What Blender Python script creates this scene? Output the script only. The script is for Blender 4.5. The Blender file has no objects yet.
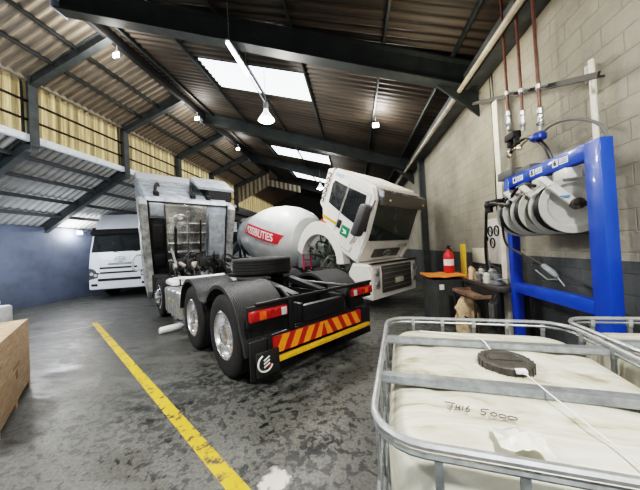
import bpy, bmesh, math, random
from mathutils import Vector, Matrix, Euler
random.seed(7)
PI=math.pi; R_=math.radians
S=bpy.context.scene; COL=S.collection

# ------------------------------------------------------------------ materials
MATS={}
def nt(name):
    m=bpy.data.materials.new(name); m.use_nodes=True
    n=m.node_tree; return m,n,n.nodes['Principled BSDF']
def N(t,kind,**kw):
    x=t.nodes.new(kind)
    for k,v in kw.items():
        if k in x.inputs: x.inputs[k].default_value=v
        else: setattr(x,k,v)
    return x
def mat(name,col,rough=.5,metal=0,var=.15,scale=6,bump=0,bscale=40,emit=0,coat=0,col2=None,thr=.5):
    if name in MATS: return MATS[name]
    m,t,b=nt(name)
    tc=N(t,'ShaderNodeTexCoord'); no=N(t,'ShaderNodeTexNoise',Scale=scale,Detail=6.0,Roughness=.62)
    t.links.new(tc.outputs['Object'],no.inputs['Vector'])
    cr=N(t,'ShaderNodeValToRGB')
    c=Vector(col)
    lo=[max(0,x*(1-var)) for x in col]; hi=[min(1,x*(1+var)) for x in col]
    if col2: lo=list(col2); hi=list(col); cr.color_ramp.elements[0].position=thr-.08; cr.color_ramp.elements[1].position=thr+.08
    else: cr.color_ramp.elements[0].position=.3; cr.color_ramp.elements[1].position=.7
    cr.color_ramp.elements[0].color=(*lo,1); cr.color_ramp.elements[1].color=(*hi,1)
    t.links.new(no.outputs['Fac'],cr.inputs['Fac']); t.links.new(cr.outputs['Color'],b.inputs['Base Color'])
    b.inputs['Roughness'].default_value=rough; b.inputs['Metallic'].default_value=metal
    b.inputs['Coat Weight'].default_value=coat
    if emit:
        b.inputs['Emission Color'].default_value=(*col,1); b.inputs['Emission Strength'].default_value=emit
    if bump:
        n2=N(t,'ShaderNodeTexNoise',Scale=bscale,Detail=4.0); bp=N(t,'ShaderNodeBump',Strength=bump,Distance=.01)
        t.links.new(tc.outputs['Object'],n2.inputs['Vector'])
        t.links.new(n2.outputs['Fac'],bp.inputs['Height']); t.links.new(bp.outputs['Normal'],b.inputs['Normal'])
    MATS[name]=m; return m
black=mat('black_paint',(.012,.012,.013),.38,0,.4,9,.1)
dblack=mat('matte_black',(.014,.014,.015),.7,0,.4,9)
rubber=mat('tyre_rubber',(.014,.014,.015),.75,0,.35,14,.3,90)
plast=mat('mudguard_plastic',(.024,.025,.027),.5,0,.3,10,.2,60)
white=mat('white_cab_paint',(.66,.70,.76),.3,0,.05,3,coat=.4)
white2=mat('cream_white_cab_paint',(.80,.78,.74),.32,0,.06,3,coat=.4)
drumw=mat('mixer_drum_paint',(.47,.48,.48),.45,0,.15,2,coat=.1)
alu=mat('polished_aluminium',(.82,.82,.83),.22,.95,.12,12)
steel=mat('galvanised_steel',(.46,.48,.49),.38,.75,.2,30)
foil=mat('heat_shield_foil',(.66,.66,.64),.27,.9,.5,5,.6,14)
greym=mat('grey_metal',(.26,.28,.30),.5,.4,.3,8)
bluegrey=mat('blue_grey_panel',(.42,.46,.50),.45,.2,.3,6)
girdm=mat('girder_dark_green_grey',(.03,.037,.037),.5,.1,.35,3,.1)
steelgrey=mat('structural_grey_paint',(.075,.085,.088),.55,.1,.35,3,.1)
glassd=mat('dark_glass',(.02,.024,.026),.06,0,.5,3,coat=1)
glassr=mat('windscreen_glass',(.035,.045,.038),.08,0,1.2,3.0,coat=1)
red=mat('red_lens',(.33,.008,.006),.18,0,.5,20,emit=.03,coat=1)
amber=mat('amber_lens',(.65,.10,.01),.18,0,.3,20,coat=1)
clear=mat('clear_lens',(.55,.50,.50),.12,0,.2,20,coat=1)
cred=mat('reflective_red',(.38,.022,.012),.3,0,.15,30)
corg=mat('reflective_orange',(.85,.27,.02),.3,0,.15,30)
cyel=mat('reflective_yellow',(.72,.40,.03),.28,0,.3,30)
signred=mat('banner_red',(.55,.02,.03),.4,0,.08)
blue=mat('reel_frame_blue',(.008,.065,.46),.35,0,.1,4,coat=.3)
reelw=mat('reel_ivory',(.46,.46,.42),.4,0,.08,8)
hose=mat('black_hose',(.018,.018,.02),.4,0,.3,20)
copper=mat('copper_red_pipe',(.17,.075,.055),.42,.3,.3,15)
cream=mat('cream_pole_paint',(.80,.77,.67),.5,0,.12,8)
brass=mat('brass_fitting',(.45,.40,.30),.35,.8,.3,30)
wood=None
def woodmat():
    m,t,b=nt('plywood'); tc=N(t,'ShaderNodeTexCoord'); mp=N(t,'ShaderNodeMapping'); mp.inputs['Scale'].default_value=(1.5,1.5,14)
    no=N(t,'ShaderNodeTexNoise',Scale=3.0,Detail=6.0,Distortion=1.2)
    cr=N(t,'ShaderNodeValToRGB'); cr.color_ramp.elements[0].color=(.20,.13,.075,1); cr.color_ramp.elements[1].color=(.40,.29,.19,1)
    cr.color_ramp.elements[0].position=.3; cr.color_ramp.elements[1].position=.7
    t.links.new(tc.outputs['Object'],mp.inputs['Vector']); t.links.new(mp.outputs['Vector'],no.inputs['Vector'])
    t.links.new(no.outputs['Fac'],cr.inputs['Fac']); t.links.new(cr.outputs['Color'],b.inputs['Base Color']); b.inputs['Roughness'].default_value=.7
    return m
wood=woodmat()
def floormat():
    m,t,b=nt('worn_painted_concrete'); L=t.links.new
    tc=N(t,'ShaderNodeTexCoord')
    big=N(t,'ShaderNodeTexNoise',Scale=.55,Detail=5.0,Roughness=.6); fine=N(t,'ShaderNodeTexNoise',Scale=13.0,Detail=9.0,Roughness=.66,Distortion=.5)
    mp=N(t,'ShaderNodeMapping'); mp.inputs['Scale'].default_value=(1.0,2.6,1); mp.inputs['Rotation'].default_value=(0,0,R_(-35))
    L(tc.outputs['Object'],mp.inputs['Vector']); streak=N(t,'ShaderNodeTexNoise',Scale=1.6,Detail=8.0,Roughness=.65,Distortion=1.0)
    L(mp.outputs['Vector'],streak.inputs['Vector'])
    L(tc.outputs['Object'],big.inputs['Vector']); L(tc.outputs['Object'],fine.inputs['Vector'])
    # base tone
    c1=N(t,'ShaderNodeValToRGB'); e=c1.color_ramp.elements
    e[0].position=.34; e[0].color=(.015,.017,.017,1); e[1].position=.70; e[1].color=(.078,.082,.079,1)
    L(streak.outputs['Fac'],c1.inputs['Fac'])
    # chipped paint flakes: lighter grey coat with dark chips
    a=N(t,'ShaderNodeMath',operation='MULTIPLY_ADD'); a.inputs[1].default_value=.55; L(big.outputs['Fac'],a.inputs[0]); L(fine.outputs['Fac'],a.inputs[2])
    st=N(t,'ShaderNodeValToRGB'); st.color_ramp.elements[0].position=.72; st.color_ramp.elements[1].position=.76
    st.color_ramp.elements[0].color=(0,0,0,1); st.color_ramp.elements[1].color=(1,1,1,1)
    L(a.outputs[0],st.inputs['Fac'])
    # flakes strong near camera right side
    sx=N(t,'ShaderNodeSeparateXYZ'); L(tc.outputs['Object'],sx.inputs[0])
    mr=N(t,'ShaderNodeMapRange'); mr.inputs['From Min'].default_value=-5; mr.inputs['From Max'].default_value=-.2; mr.inputs['To Min'].default_value=.12; mr.inputs['To Max'].default_value=.75
    L(sx.outputs[0],mr.inputs['Value'])
    mu=N(t,'ShaderNodeMath',operation='MULTIPLY'); L(st.outputs['Color'],mu.inputs[0]); L(mr.outputs[0],mu.inputs[1])
    mx=N(t,'ShaderNodeMix',data_type='RGBA'); L(mu.outputs[0],mx.inputs[0]); L(c1.outputs['Color'],mx.inputs[6]); mx.inputs[7].default_value=(.15,.15,.135,1)
    # fine dirt
    v=N(t,'ShaderNodeTexNoise',Scale=42.0,Detail=5.0); L(tc.outputs['Object'],v.inputs['Vector'])
    m2=N(t,'ShaderNodeMix',data_type='RGBA',blend_type='MULTIPLY'); m2.inputs[0].default_value=.5; L(mx.outputs[2],m2.inputs[6]); 
    c3=N(t,'ShaderNodeValToRGB'); c3.color_ramp.elements[0].position=.35; c3.color_ramp.elements[0].color=(.35,.35,.35,1); c3.color_ramp.elements[1].position=.6; c3.color_ramp.elements[1].color=(1.2,1.2,1.2,1)
    L(v.outputs['Fac'],c3.inputs['Fac']); L(c3.outputs['Color'],m2.inputs[7])
    # pale irregular patch by the tank
    ds=N(t,'ShaderNodeVectorMath',operation='DISTANCE'); ds.inputs[1].default_value=(-.64,1.69,0)
    wob=N(t,'ShaderNodeMath',operation='MULTIPLY_ADD'); wob.inputs[1].default_value=.22
    L(tc.outputs['Object'],ds.inputs[0]); L(fine.outputs['Fac'],wob.inputs[0]); L(ds.outputs['Value'],wob.inputs[2])
    pr=N(t,'ShaderNodeMapRange'); pr.inputs['From Min'].default_value=.185; pr.inputs['From Max'].default_value=.215; pr.inputs['To Min'].default_value=1; pr.inputs['To Max'].default_value=0
    L(wob.outputs[0],pr.inputs['Value'])
    m3=N(t,'ShaderNodeMix',data_type='RGBA'); L(pr.outputs[0],m3.inputs[0]); L(m2.outputs[2],m3.inputs[6]); m3.inputs[7].default_value=(.55,.52,.47,1)
    L(m3.outputs[2],b.inputs['Base Color'])
    rr=N(t,'ShaderNodeMapRange'); rr.inputs['From Min'].default_value=.35; rr.inputs['From Max'].default_value=.65; rr.inputs['To Min'].default_value=.28; rr.inputs['To Max'].default_value=.62
    L(streak.outputs['Fac'],rr.inputs['Value']); L(rr.outputs[0],b.inputs['Roughness'])
    bp=N(t,'ShaderNodeBump',Strength=.25,Distance=.004); L(a.outputs[0],bp.inputs['Height']); L(bp.outputs['Normal'],b.inputs['Normal'])
    return m
def wallmat(name,top,low,band,bricks=True,axis='YZ',wob=0):
    m,t,b=nt(name); L=t.links.new; tc=N(t,'ShaderNodeTexCoord'); sx=N(t,'ShaderNodeSeparateXYZ'); L(tc.outputs['Object'],sx.inputs[0])
    cb=N(t,'ShaderNodeCombineXYZ'); L(sx.outputs[1 if axis=='YZ' else 0],cb.inputs[0]); L(sx.outputs[2],cb.inputs[1])
    no=N(t,'ShaderNodeTexNoise',Scale=1.3,Detail=7.0,Roughness=.65); L(tc.outputs['Object'],no.inputs['Vector'])
    gt=N(t,'ShaderNodeMath',operation='GREATER_THAN'); gt.inputs[1].default_value=band; L(sx.outputs[2],gt.inputs[0])
    mx=N(t,'ShaderNodeMix',data_type='RGBA'); L(gt.outputs[0],mx.inputs[0]); mx.inputs[6].default_value=(*low,1); mx.inputs[7].default_value=(*top,1)
    cr=N(t,'ShaderNodeValToRGB'); cr.color_ramp.elements[0].position=.3; cr.color_ramp.elements[0].color=(.72,.71,.69,1); cr.color_ramp.elements[1].position=.62; cr.color_ramp.elements[1].color=(1.08,1.08,1.08,1)
    L(no.outputs['Fac'],cr.inputs['Fac'])
    m2=N(t,'ShaderNodeMix',data_type='RGBA',blend_type='MULTIPLY'); m2.inputs[0].default_value=1; L(mx.outputs[2],m2.inputs[6]); L(cr.outputs['Color'],m2.inputs[7])
    out=m2.outputs[2]
    bp=N(t,'ShaderNodeBump',Strength=.7,Distance=.012)
    n3=N(t,'ShaderNodeTexNoise',Scale=26.0,Detail=5.0); L(tc.outputs['Object'],n3.inputs['Vector'])
    if bricks:
        br=N(t,'ShaderNodeTexBrick',offset=.5); br.inputs['Scale'].default_value=1; br.inputs['Brick Width'].default_value=.4; br.inputs['Row Height'].default_value=.2; br.inputs['Mortar Size'].default_value=.008; br.inputs['Mortar Smooth'].default_value=.6
        br.inputs['Color1'].default_value=(1,1,1,1); br.inputs['Color2'].default_value=(.94,.94,.94,1); br.inputs['Mortar'].default_value=(.87,.86,.84,1)
        L(cb.outputs[0],br.inputs['Vector'])
        m3=N(t,'ShaderNodeMix',data_type='RGBA',blend_type='MULTIPLY'); m3.inputs[0].default_value=1; L(out,m3.inputs[6]); L(br.outputs['Color'],m3.inputs[7]); out=m3.outputs[2]
        ad=N(t,'ShaderNodeMath',operation='MULTIPLY_ADD'); ad.inputs[1].default_value=-.9; L(br.outputs['Fac'],ad.inputs[0]); L(n3.outputs['Fac'],ad.inputs[2]); L(ad.outputs[0],bp.inputs['Height'])
    else: L(n3.outputs['Fac'],bp.inputs['Height']); bp.inputs['Strength'].default_value=.2
    L(out,b.inputs['Base Color']); L(bp.outputs['Normal'],b.inputs['Normal']); b.inputs['Roughness'].default_value=.75
    return m
def sheetmat(name,ca,cb_,axis,scale=3,trans=0,rough=.6,emit=0,rib_shade=0,wscale=1.57,dirn='Y'):
    """weathered sheeting: streaks run along one axis, rib shade painted in as bands"""
    m,t,b=nt(name); L=t.links.new; tc=N(t,'ShaderNodeTexCoord'); mp=N(t,'ShaderNodeMapping')
    mp.inputs['Scale'].default_value={'x':(.35,7,.35),'z':(1,9,.3)}[axis]
    no=N(t,'ShaderNodeTexNoise',Scale=scale,Detail=7.0,Roughness=.7); L(tc.outputs['Object'],mp.inputs['Vector']); L(mp.outputs['Vector'],no.inputs['Vector'])
    cr=N(t,'ShaderNodeValToRGB'); cr.color_ramp.elements[0].position=.32; cr.color_ramp.elements[1].position=.68
    cr.color_ramp.elements[0].color=(*ca,1); cr.color_ramp.elements[1].color=(*cb_,1)
    L(no.outputs['Fac'],cr.inputs['Fac']); out=cr.outputs['Color']
    if rib_shade:  # shade of the corrugation painted into the colour as dark bands
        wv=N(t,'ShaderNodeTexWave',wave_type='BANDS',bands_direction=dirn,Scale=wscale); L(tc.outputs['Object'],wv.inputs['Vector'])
        w2=N(t,'ShaderNodeMapRange'); w2.inputs['To Min'].default_value=1-rib_shade; w2.inputs['To Max'].default_value=1+rib_shade*.35; L(wv.outputs['Fac'],w2.inputs['Value'])
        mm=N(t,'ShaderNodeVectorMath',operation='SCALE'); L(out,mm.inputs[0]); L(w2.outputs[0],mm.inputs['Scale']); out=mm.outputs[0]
    L(out,b.inputs['Base Color']); b.inputs['Roughness'].default_value=rough
    if emit:
        L(out,b.inputs['Emission Color']); b.inputs['Emission Strength'].default_value=emit
    if trans:
        tr=N(t,'ShaderNodeBsdfTranslucent'); L(out,tr.inputs['Color']); ms=N(t,'ShaderNodeMixShader'); ms.inputs[0].default_value=trans
        o=[x for x in t.nodes if x.type=='OUTPUT_MATERIAL'][0]
        L(b.outputs[0],ms.inputs[1]); L(tr.outputs[0],ms.inputs[2]); L(ms.outputs[0],o.inputs['Surface'])
    return m
M_floor=floormat()
M_wr=wallmat('painted_block_wall',(.37,.35,.29),(.085,.092,.095),1.32)
M_wl=wallmat('blue_grey_wall',(.085,.105,.16),(.08,.10,.15),.2,bricks=False)
M_wb=wallmat('dark_back_cladding',(.05,.055,.06),(.05,.055,.06),.2,bricks=False,axis='XZ')
M_roofR=sheetmat('brown_roof_sheets',(.016,.013,.010),(.08,.062,.045),'x',2.4,rib_shade=.5)
M_roofL=sheetmat('tan_roof_sheets',(.18,.145,.11),(.50,.42,.33),'x',2.6,rib_shade=.6)
M_lean=sheetmat('grey_lean_to_sheets',(.34,.34,.34),(.60,.60,.59),'x',2.2,rib_shade=.6)
M_cler=sheetmat('yellowed_translucent_sheets',(.24,.18,.08),(.80,.68,.42),'z',2.5,trans=.55,emit=.24,rib_shade=.45,wscale=1.3)
M_gable=sheetmat('gable_translucent_sheets',(.14,.12,.08),(.50,.45,.35),'z',2.5,trans=.4,emit=.12,rib_shade=.7,wscale=.98,dirn='X')
M_sky=sheetmat('clear_skylight_sheets',(.75,.86,.95),(.95,.97,1),'x',1,trans=.5,emit=5)
M_flash=mat('glowing_flashing',(.62,.66,.70),.5,0,.2,10,emit=.25)  # emission put into the flashing: it glows though it is no lamp
glow=mat('lamp_glow',(1,.97,.9),.3,0,.01,emit=22)
tubeglow=mat('tube_glow',(1,1,1),.3,0,.01,emit=14)

# ------------------------------------------------------------------ mesh helpers
class MB:
    def __init__(s,M=None): s.bm=bmesh.new(); s.mi=0; s.M=M or Matrix()
    def _fin(s,vs,fs):
        for v in vs: v.co=s.M@v.co
        for f in fs: f.material_index=s.mi
    def box(s,lo,hi,bev=0,M=None,seg=2):
        c=[(a+b)/2 for a,b in zip(lo,hi)]; d=[abs(b-a) for a,b in zip(lo,hi)]
        T=Matrix.Translation(c)@Matrix.Diagonal((*d,1))
        r=bmesh.ops.create_cube(s.bm,size=1,matrix=T); vs=r['verts']
        if bev:
            bev=min(bev,min(d)*.45)
            es=list({e for v in vs for e in v.link_edges})
            r2=bmesh.ops.bevel(s.bm,geom=es,offset=bev,segments=seg,affect='EDGES',profile=.5)
            vs=list({v for f in r2['faces'] for v in f.verts}|{v for v in vs if v.is_valid})
        if M:
            for v in vs: v.co=M@v.co
        s._fin(vs,{f for v in vs for f in v.link_faces}); return s
    def grid(s,rows,close_u=False,close_v=False,caps=False):
        g=[[s.bm.verts.new(p) for p in r] for r in rows]; fs=[]
        nu=len(g); nv=len(g[0])
        for i in range(nu if close_u else nu-1):
            for j in range(nv if close_v else nv-1):
                a,b,c,d=g[i][j],g[(i+1)%nu][j],g[(i+1)%nu][(j+1)%nv],g[i][(j+1)%nv]
                try: fs.append(s.bm.faces.new((a,b,c,d)))
                except Exception: pass
        if caps:
            for r in (g[0],g[-1]):
                try: fs.append(s.bm.faces.new(r))
                except Exception: pass
        s._fin([v for r in g for v in r],fs); return s
    def lathe(s,prof,o=(0,0,0),ax='z',n=28,a0=0,a1=2*PI,caps=True):
        rows=[]; full=abs(a1-a0-2*PI)<1e-6
        k=n if full else n+1
        for i in range(k):
            a=a0+(a1-a0)*i/n
            r=[]
            for (q,h) in prof:
                x,y=q*math.cos(a),q*math.sin(a)
                p={'z':(x,y,h),'y':(x,h,y),'x':(h,x,y)}[ax]
                r.append(tuple(p[j]+o[j] for j in range(3)))
            rows.append(r)
        s.grid(rows,close_u=full); return s
    def cyl(s,o,r,h,ax='z',n=24,r2=None):
        r2=r if r2 is None else r2
        e=min(r,r2)*.08
        return s.lathe([(0.0001,0),(r-e,0),(r,e),(r2,h-e),(r2-e,h),(0.0001,h)],o,ax,n)
    def tube(s,pts,r,n=8,closed=False,rz=None):
        pts=[Vector(p) for p in pts]; rows=[]; m=len(pts); up=Vector((0,0,1)); prev=None
        for i,p in enumerate(pts):
            a=pts[i-1] if (i>0 or closed) else p; b=pts[(i+1)%m] if (i<m-1 or closed) else p
            t=(b-a).normalized() if (b-a).length>1e-7 else Vector((0,0,1))
            if prev is None:
                q=t.orthogonal().normalized()
            else:
                q=(prev-t*prev.dot(t)); q=q.normalized() if q.length>1e-6 else t.orthogonal().normalized()
            prev=q; w=t.cross(q)
            rr=r[i] if isinstance(r,(list,tuple)) else r
            rows.append([tuple(p+q*math.cos(2*PI*k/n)*rr+w*math.sin(2*PI*k/n)*rr) for k in range(n)])
        s.grid(rows,close_u=closed,close_v=True,caps=not closed); return s
    def bar(s,a,b,w,h,up=(0,0,1)):
        a=Vector(a);b=Vector(b);t=(b-a).normalized();u=Vector(up);sd=t.cross(u)
        sd=sd.normalized() if sd.length>1e-6 else Vector((1,0,0)); u=sd.cross(t).normalized()
        q=[sd*(w/2)+u*(h/2),-sd*(w/2)+u*(h/2),-sd*(w/2)-u*(h/2),sd*(w/2)-u*(h/2)]
        s.grid([[tuple(p+x) for x in q] for p in (a,b)],close_v=True,caps=True); return s
    def ibeam(s,a,b,w,h,tw=.02,up=(0,0,1)):
        a=Vector(a);b=Vector(b);t=(b-a).normalized();u=Vector(up);sd=t.cross(u).normalized();u=sd.cross(t).normalized()
        for d in (h/2,-h/2): s.bar(a+u*d,b+u*d,w,tw,up)
        s.bar(a,b,tw*.8,h,up); return s
    def prism(s,poly,a,b,ax='y',bev=0):
        """poly: 2D points, extruded a..b along ax"""
        def P(p,h): return {'y':(p[0],h,p[1]),'x':(h,p[0],p[1]),'z':(p[0],p[1],h)}[ax]
        va=[s.bm.verts.new(P(p,a)) for p in poly]; vb=[s.bm.verts.new(P(p,b)) for p in poly]; n=len(poly)
        fs=[s.bm.faces.new(va),s.bm.faces.new(vb[::-1])]
        for i in range(n): fs.append(s.bm.faces.new((va[i],vb[i],vb[(i+1)%n],va[(i+1)%n])))
        vs=va+vb
        if bev:
            es=list({e for f in fs[:2] for e in f.edges})
            r=bmesh.ops.bevel(s.bm,geom=es,offset=bev,segments=2,affect='EDGES'); vs=list({v for v in vs if v.is_valid}|{v for f in r['faces'] for v in f.verts})
            fs={f for v in vs for f in v.link_faces}
        s._fin(vs,fs); return s
    def ball(s,o,r,sc=(1,1,1),n=12):
        T=Matrix.Translation(o)@Matrix.Diagonal((sc[0],sc[1],sc[2],1)); q=bmesh.ops.create_uvsphere(s.bm,u_segments=n,v_segments=n//2+2,radius=r,matrix=T)
        s._fin(q['verts'],{f for v in q['verts'] for f in v.link_faces}); return s
    def obj(s,name,mats,parent=None,smooth=35,recalc=True):
        if recalc: bmesh.ops.recalc_face_normals(s.bm,faces=s.bm.faces)
        me=bpy.data.meshes.new(name); s.bm.to_mesh(me); s.bm.free()
        for m in (mats if isinstance(mats,(list,tuple)) else [mats]): me.materials.append(m)
        if smooth:
            me.polygons.foreach_set('use_smooth',[True]*len(me.polygons)); 
            try: me.set_sharp_from_angle(angle=R_(smooth))
            except Exception: pass
        o=bpy.data.objects.new(name,me); COL.objects.link(o)
        if parent is not None: o.parent=parent
        return o
def tag(o,label=None,cat=None,group=None,kind=None):
    if label: o['label']=label
    if cat: o['category']=cat
    if group: o['group']=group
    if kind: o['kind']=kind
    return o
def thing(name,label,cat,loc=(0,0,0),rz=0,group=None):
    o=bpy.data.objects.new(name,None); COL.objects.link(o); o.location=loc; o.rotation_euler=(0,0,rz); o.empty_display_size=.2
    return tag(o,label,cat,group)
def struct(o): o['kind']='structure'; return o
def copy_tree(o,parent=None):
    c=o.copy(); COL.objects.link(c); c.parent=parent
    for ch in list(o.children): copy_tree(ch,c)
    return c
def text_mesh(s,size,extr=.002,shear=0,bold=0):
    cu=bpy.data.curves.new('lettering','FONT'); cu.body=s; cu.size=size; cu.extrude=extr; cu.align_x='CENTER'; cu.align_y='CENTER'; cu.shear=shear; cu.offset=bold
    o=bpy.data.objects.new('lettering',cu); COL.objects.link(o); dg=bpy.context.evaluated_depsgraph_get()
    me=bpy.data.meshes.new_from_object(o.evaluated_get(dg)); bpy.data.objects.remove(o); bpy.data.curves.remove(cu); return me
def text_obj(name,s,size,m,M,parent=None,shear=0,bold=0,fn=None,sx=1):
    me=text_mesh(s,size,.0015,shear,bold)
    for v in me.vertices:
        p=Vector((v.co.x*sx,v.co.y,v.co.z)); v.co=fn(p) if fn else M@p
    me.materials.append(m); o=bpy.data.objects.new(name,me); COL.objects.link(o)
    if parent is not None: o.parent=parent
    return o
def frameM(o,x,y):
    x=Vector(x).normalized(); y=Vector(y); z=x.cross(y).normalized(); y=z.cross(x)
    m=Matrix((x,y,z)).transposed().to_4x4(); m.translation=Vector(o); return m
def arc(c,r,a0,a1,n,plane='xz',k=0):
    out=[]
    for i in range(n+1):
        a=R_(a0+(a1-a0)*i/n); x,y=c[0]+r*math.cos(a),c[1]+r*math.sin(a)
        out.append({'xz':(x,k,y),'xy':(x,y,k),'yz':(k,x,y)}[plane])
    return out
def spline(pts,n=8):
    P=[Vector(p) for p in pts]; P=[2*P[0]-P[1]]+P+[2*P[-1]-P[-2]]; out=[]
    for i in range(1,len(P)-2):
        for k in range(n):
            t=k/n; a,b,c,d=P[i-1:i+3]
            out.append(.5*((2*b)+(c-a)*t+(2*a-5*b+4*c-d)*t*t+(3*b-a-3*c+d)*t**3))
    out.append(P[-2]); return [tuple(p) for p in out]

# ------------------------------------------------------------------ camera
cam=bpy.data.cameras.new('camera'); co=bpy.data.objects.new('camera',cam); COL.objects.link(co); S.camera=co
RW=[(0.98881522,-0.05605787,-0.1382099),(0.13864676,0.00396134,0.99033398),(-0.05496852,-0.99841966,0.01168927)]
m4=Matrix([[RW[i][0],-RW[i][1],-RW[i][2],(0,0,1.6)[i]] for i in range(3)]+[[0,0,0,1]])
co.matrix_world=m4; cam.sensor_width=36; cam.lens=250*36/640; cam.clip_start=.03; cam.clip_end=200

# ------------------------------------------------------------------ the hall
XL,XW,XC,XR=-12.1,2.5,-8.4,-5.9      # left wall, right wall, columns, ridge
ZR,KR,KL=7.5,.304,.38
YB,YF=-3.0,26.0
def zr(x): return ZR-(x-XR)*KR
def zl(x): return ZR-(XR-x)*KL
b=MB(); b.box((-13,-3,-.2),(3.2,27,0)); struct(b.obj('floor',M_floor,smooth=0))
b=MB(); b.box((XW,YB,0),(XW+.2,YF,4.75)); struct(b.obj('wall_right',M_wr,smooth=0))
b=MB(); b.box((XL-.2,YB,0),(XL,YF,3.02)); struct(b.obj('wall_left',M_wl,smooth=0))
b=MB(); b.box((XL,YF,0),(XW+.2,YF+.2,9)); struct(b.obj('wall_back',M_wb,smooth=0))
def corr(x0,z0,x1,z1,y0,y1,pitch=.17,amp=.02,n=5,seg=1):
    """corrugated sheet between two long edges, ribs run from edge to edge"""
    d=Vector((x1-x0,0,z1-z0)).normalized(); nrm=Vector((-d.z,0,d.x))
    rows=[]; m=int((y1-y0)/pitch*n)
    for i in range(m+1):
        y=y0+(y1-y0)*i/m; a=amp*math.sin(2*PI*i/n)
        rows.append([(x0+(x1-x0)*k/seg+nrm.x*a,y,z0+(z1-z0)*k/seg+nrm.z*a) for k in range(seg+1)])
    b=MB(); b.grid(rows); return b
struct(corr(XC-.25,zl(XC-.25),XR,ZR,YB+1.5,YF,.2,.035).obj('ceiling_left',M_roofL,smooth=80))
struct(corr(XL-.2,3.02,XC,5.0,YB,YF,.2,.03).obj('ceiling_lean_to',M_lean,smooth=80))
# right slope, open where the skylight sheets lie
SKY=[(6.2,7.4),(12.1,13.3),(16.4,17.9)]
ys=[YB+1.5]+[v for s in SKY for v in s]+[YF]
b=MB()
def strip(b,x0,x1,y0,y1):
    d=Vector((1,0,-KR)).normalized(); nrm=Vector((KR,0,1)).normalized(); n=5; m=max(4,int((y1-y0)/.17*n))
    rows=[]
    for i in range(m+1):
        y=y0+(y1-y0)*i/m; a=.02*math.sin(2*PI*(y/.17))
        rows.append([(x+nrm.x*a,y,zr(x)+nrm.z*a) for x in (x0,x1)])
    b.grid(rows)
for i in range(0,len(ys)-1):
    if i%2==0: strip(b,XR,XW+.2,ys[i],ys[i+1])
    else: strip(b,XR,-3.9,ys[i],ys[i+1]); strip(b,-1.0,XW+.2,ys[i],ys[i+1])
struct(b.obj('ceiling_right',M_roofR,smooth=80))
for i,(y0,y1) in enumerate(SKY):
    b=MB(); strip(b,-3.9,-1.0,y0,y1); struct(b.obj('window_%d'%(i+1),M_sky,smooth=80))
# clerestory sheets (vertical ribs) and flashing, gable band
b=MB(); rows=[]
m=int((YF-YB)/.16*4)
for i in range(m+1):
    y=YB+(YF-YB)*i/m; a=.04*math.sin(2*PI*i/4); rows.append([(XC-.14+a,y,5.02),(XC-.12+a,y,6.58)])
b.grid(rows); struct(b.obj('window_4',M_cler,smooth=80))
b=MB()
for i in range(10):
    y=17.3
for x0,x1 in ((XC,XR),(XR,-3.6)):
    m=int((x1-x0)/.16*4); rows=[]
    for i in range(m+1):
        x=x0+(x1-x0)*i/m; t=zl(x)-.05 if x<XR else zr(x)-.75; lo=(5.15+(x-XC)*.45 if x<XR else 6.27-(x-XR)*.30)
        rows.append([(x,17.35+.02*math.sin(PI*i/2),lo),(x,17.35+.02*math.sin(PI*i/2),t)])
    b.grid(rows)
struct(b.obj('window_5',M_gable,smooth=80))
b=MB(); b.box((XC-.1,YB,4.86),(XC+.02,17.3,5.04),.01); struct(b.obj('trim_1',M_flash))
b=MB(); b.box((2.2,YB,4.42),(2.5,YF,4.72),.01); struct(b.obj('trim_2',steelgrey))     # dark eaves beam
b=MB(); b.box((XC-.1,YB,6.5),(XC+.02,17.3,6.6),.01); struct(b.obj('trim_3',mat('eaves_strip',(.35,.32,.27),.6)))
b=MB()
for z in (5.45,5.95): b.box((XC-.09,YB,z-.02),(XC-.03,17.3,z+.02))
struct(b.obj('trim_4',dblack))
# purlins
k=5
def purl(x,z,k,w=.045,h=.10,m=girdm,y1=YF):
    b=MB(); b.box((x-w/2,YB+1.5,z-h),(x+w/2,y1,z),.006); struct(b.obj('trim_%d'%k,m))
for x in (-7.57,-6.83): purl(x,zl(x)-.01,k,y1=17.3); k+=1
for x in (-5.5,-4.05,-2.5,-1.0,.75,2.0): purl(x,zr(x)-.01,k); k+=1
for x in (-11.3,-10.5,-9.7,-9.0): purl(x,3.02+(x-XL)*.535-.02,k,.06,.12,mat('lean_purlin_grey',(.07,.075,.08),.6)); k+=1
# ridge beam
b=MB(); b.box((XR-.06,YB+1.5,ZR-.32),(XR+.06,17.3,ZR-.04),.01); struct(b.obj('trim_%d'%k,dblack)); k+=1
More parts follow.
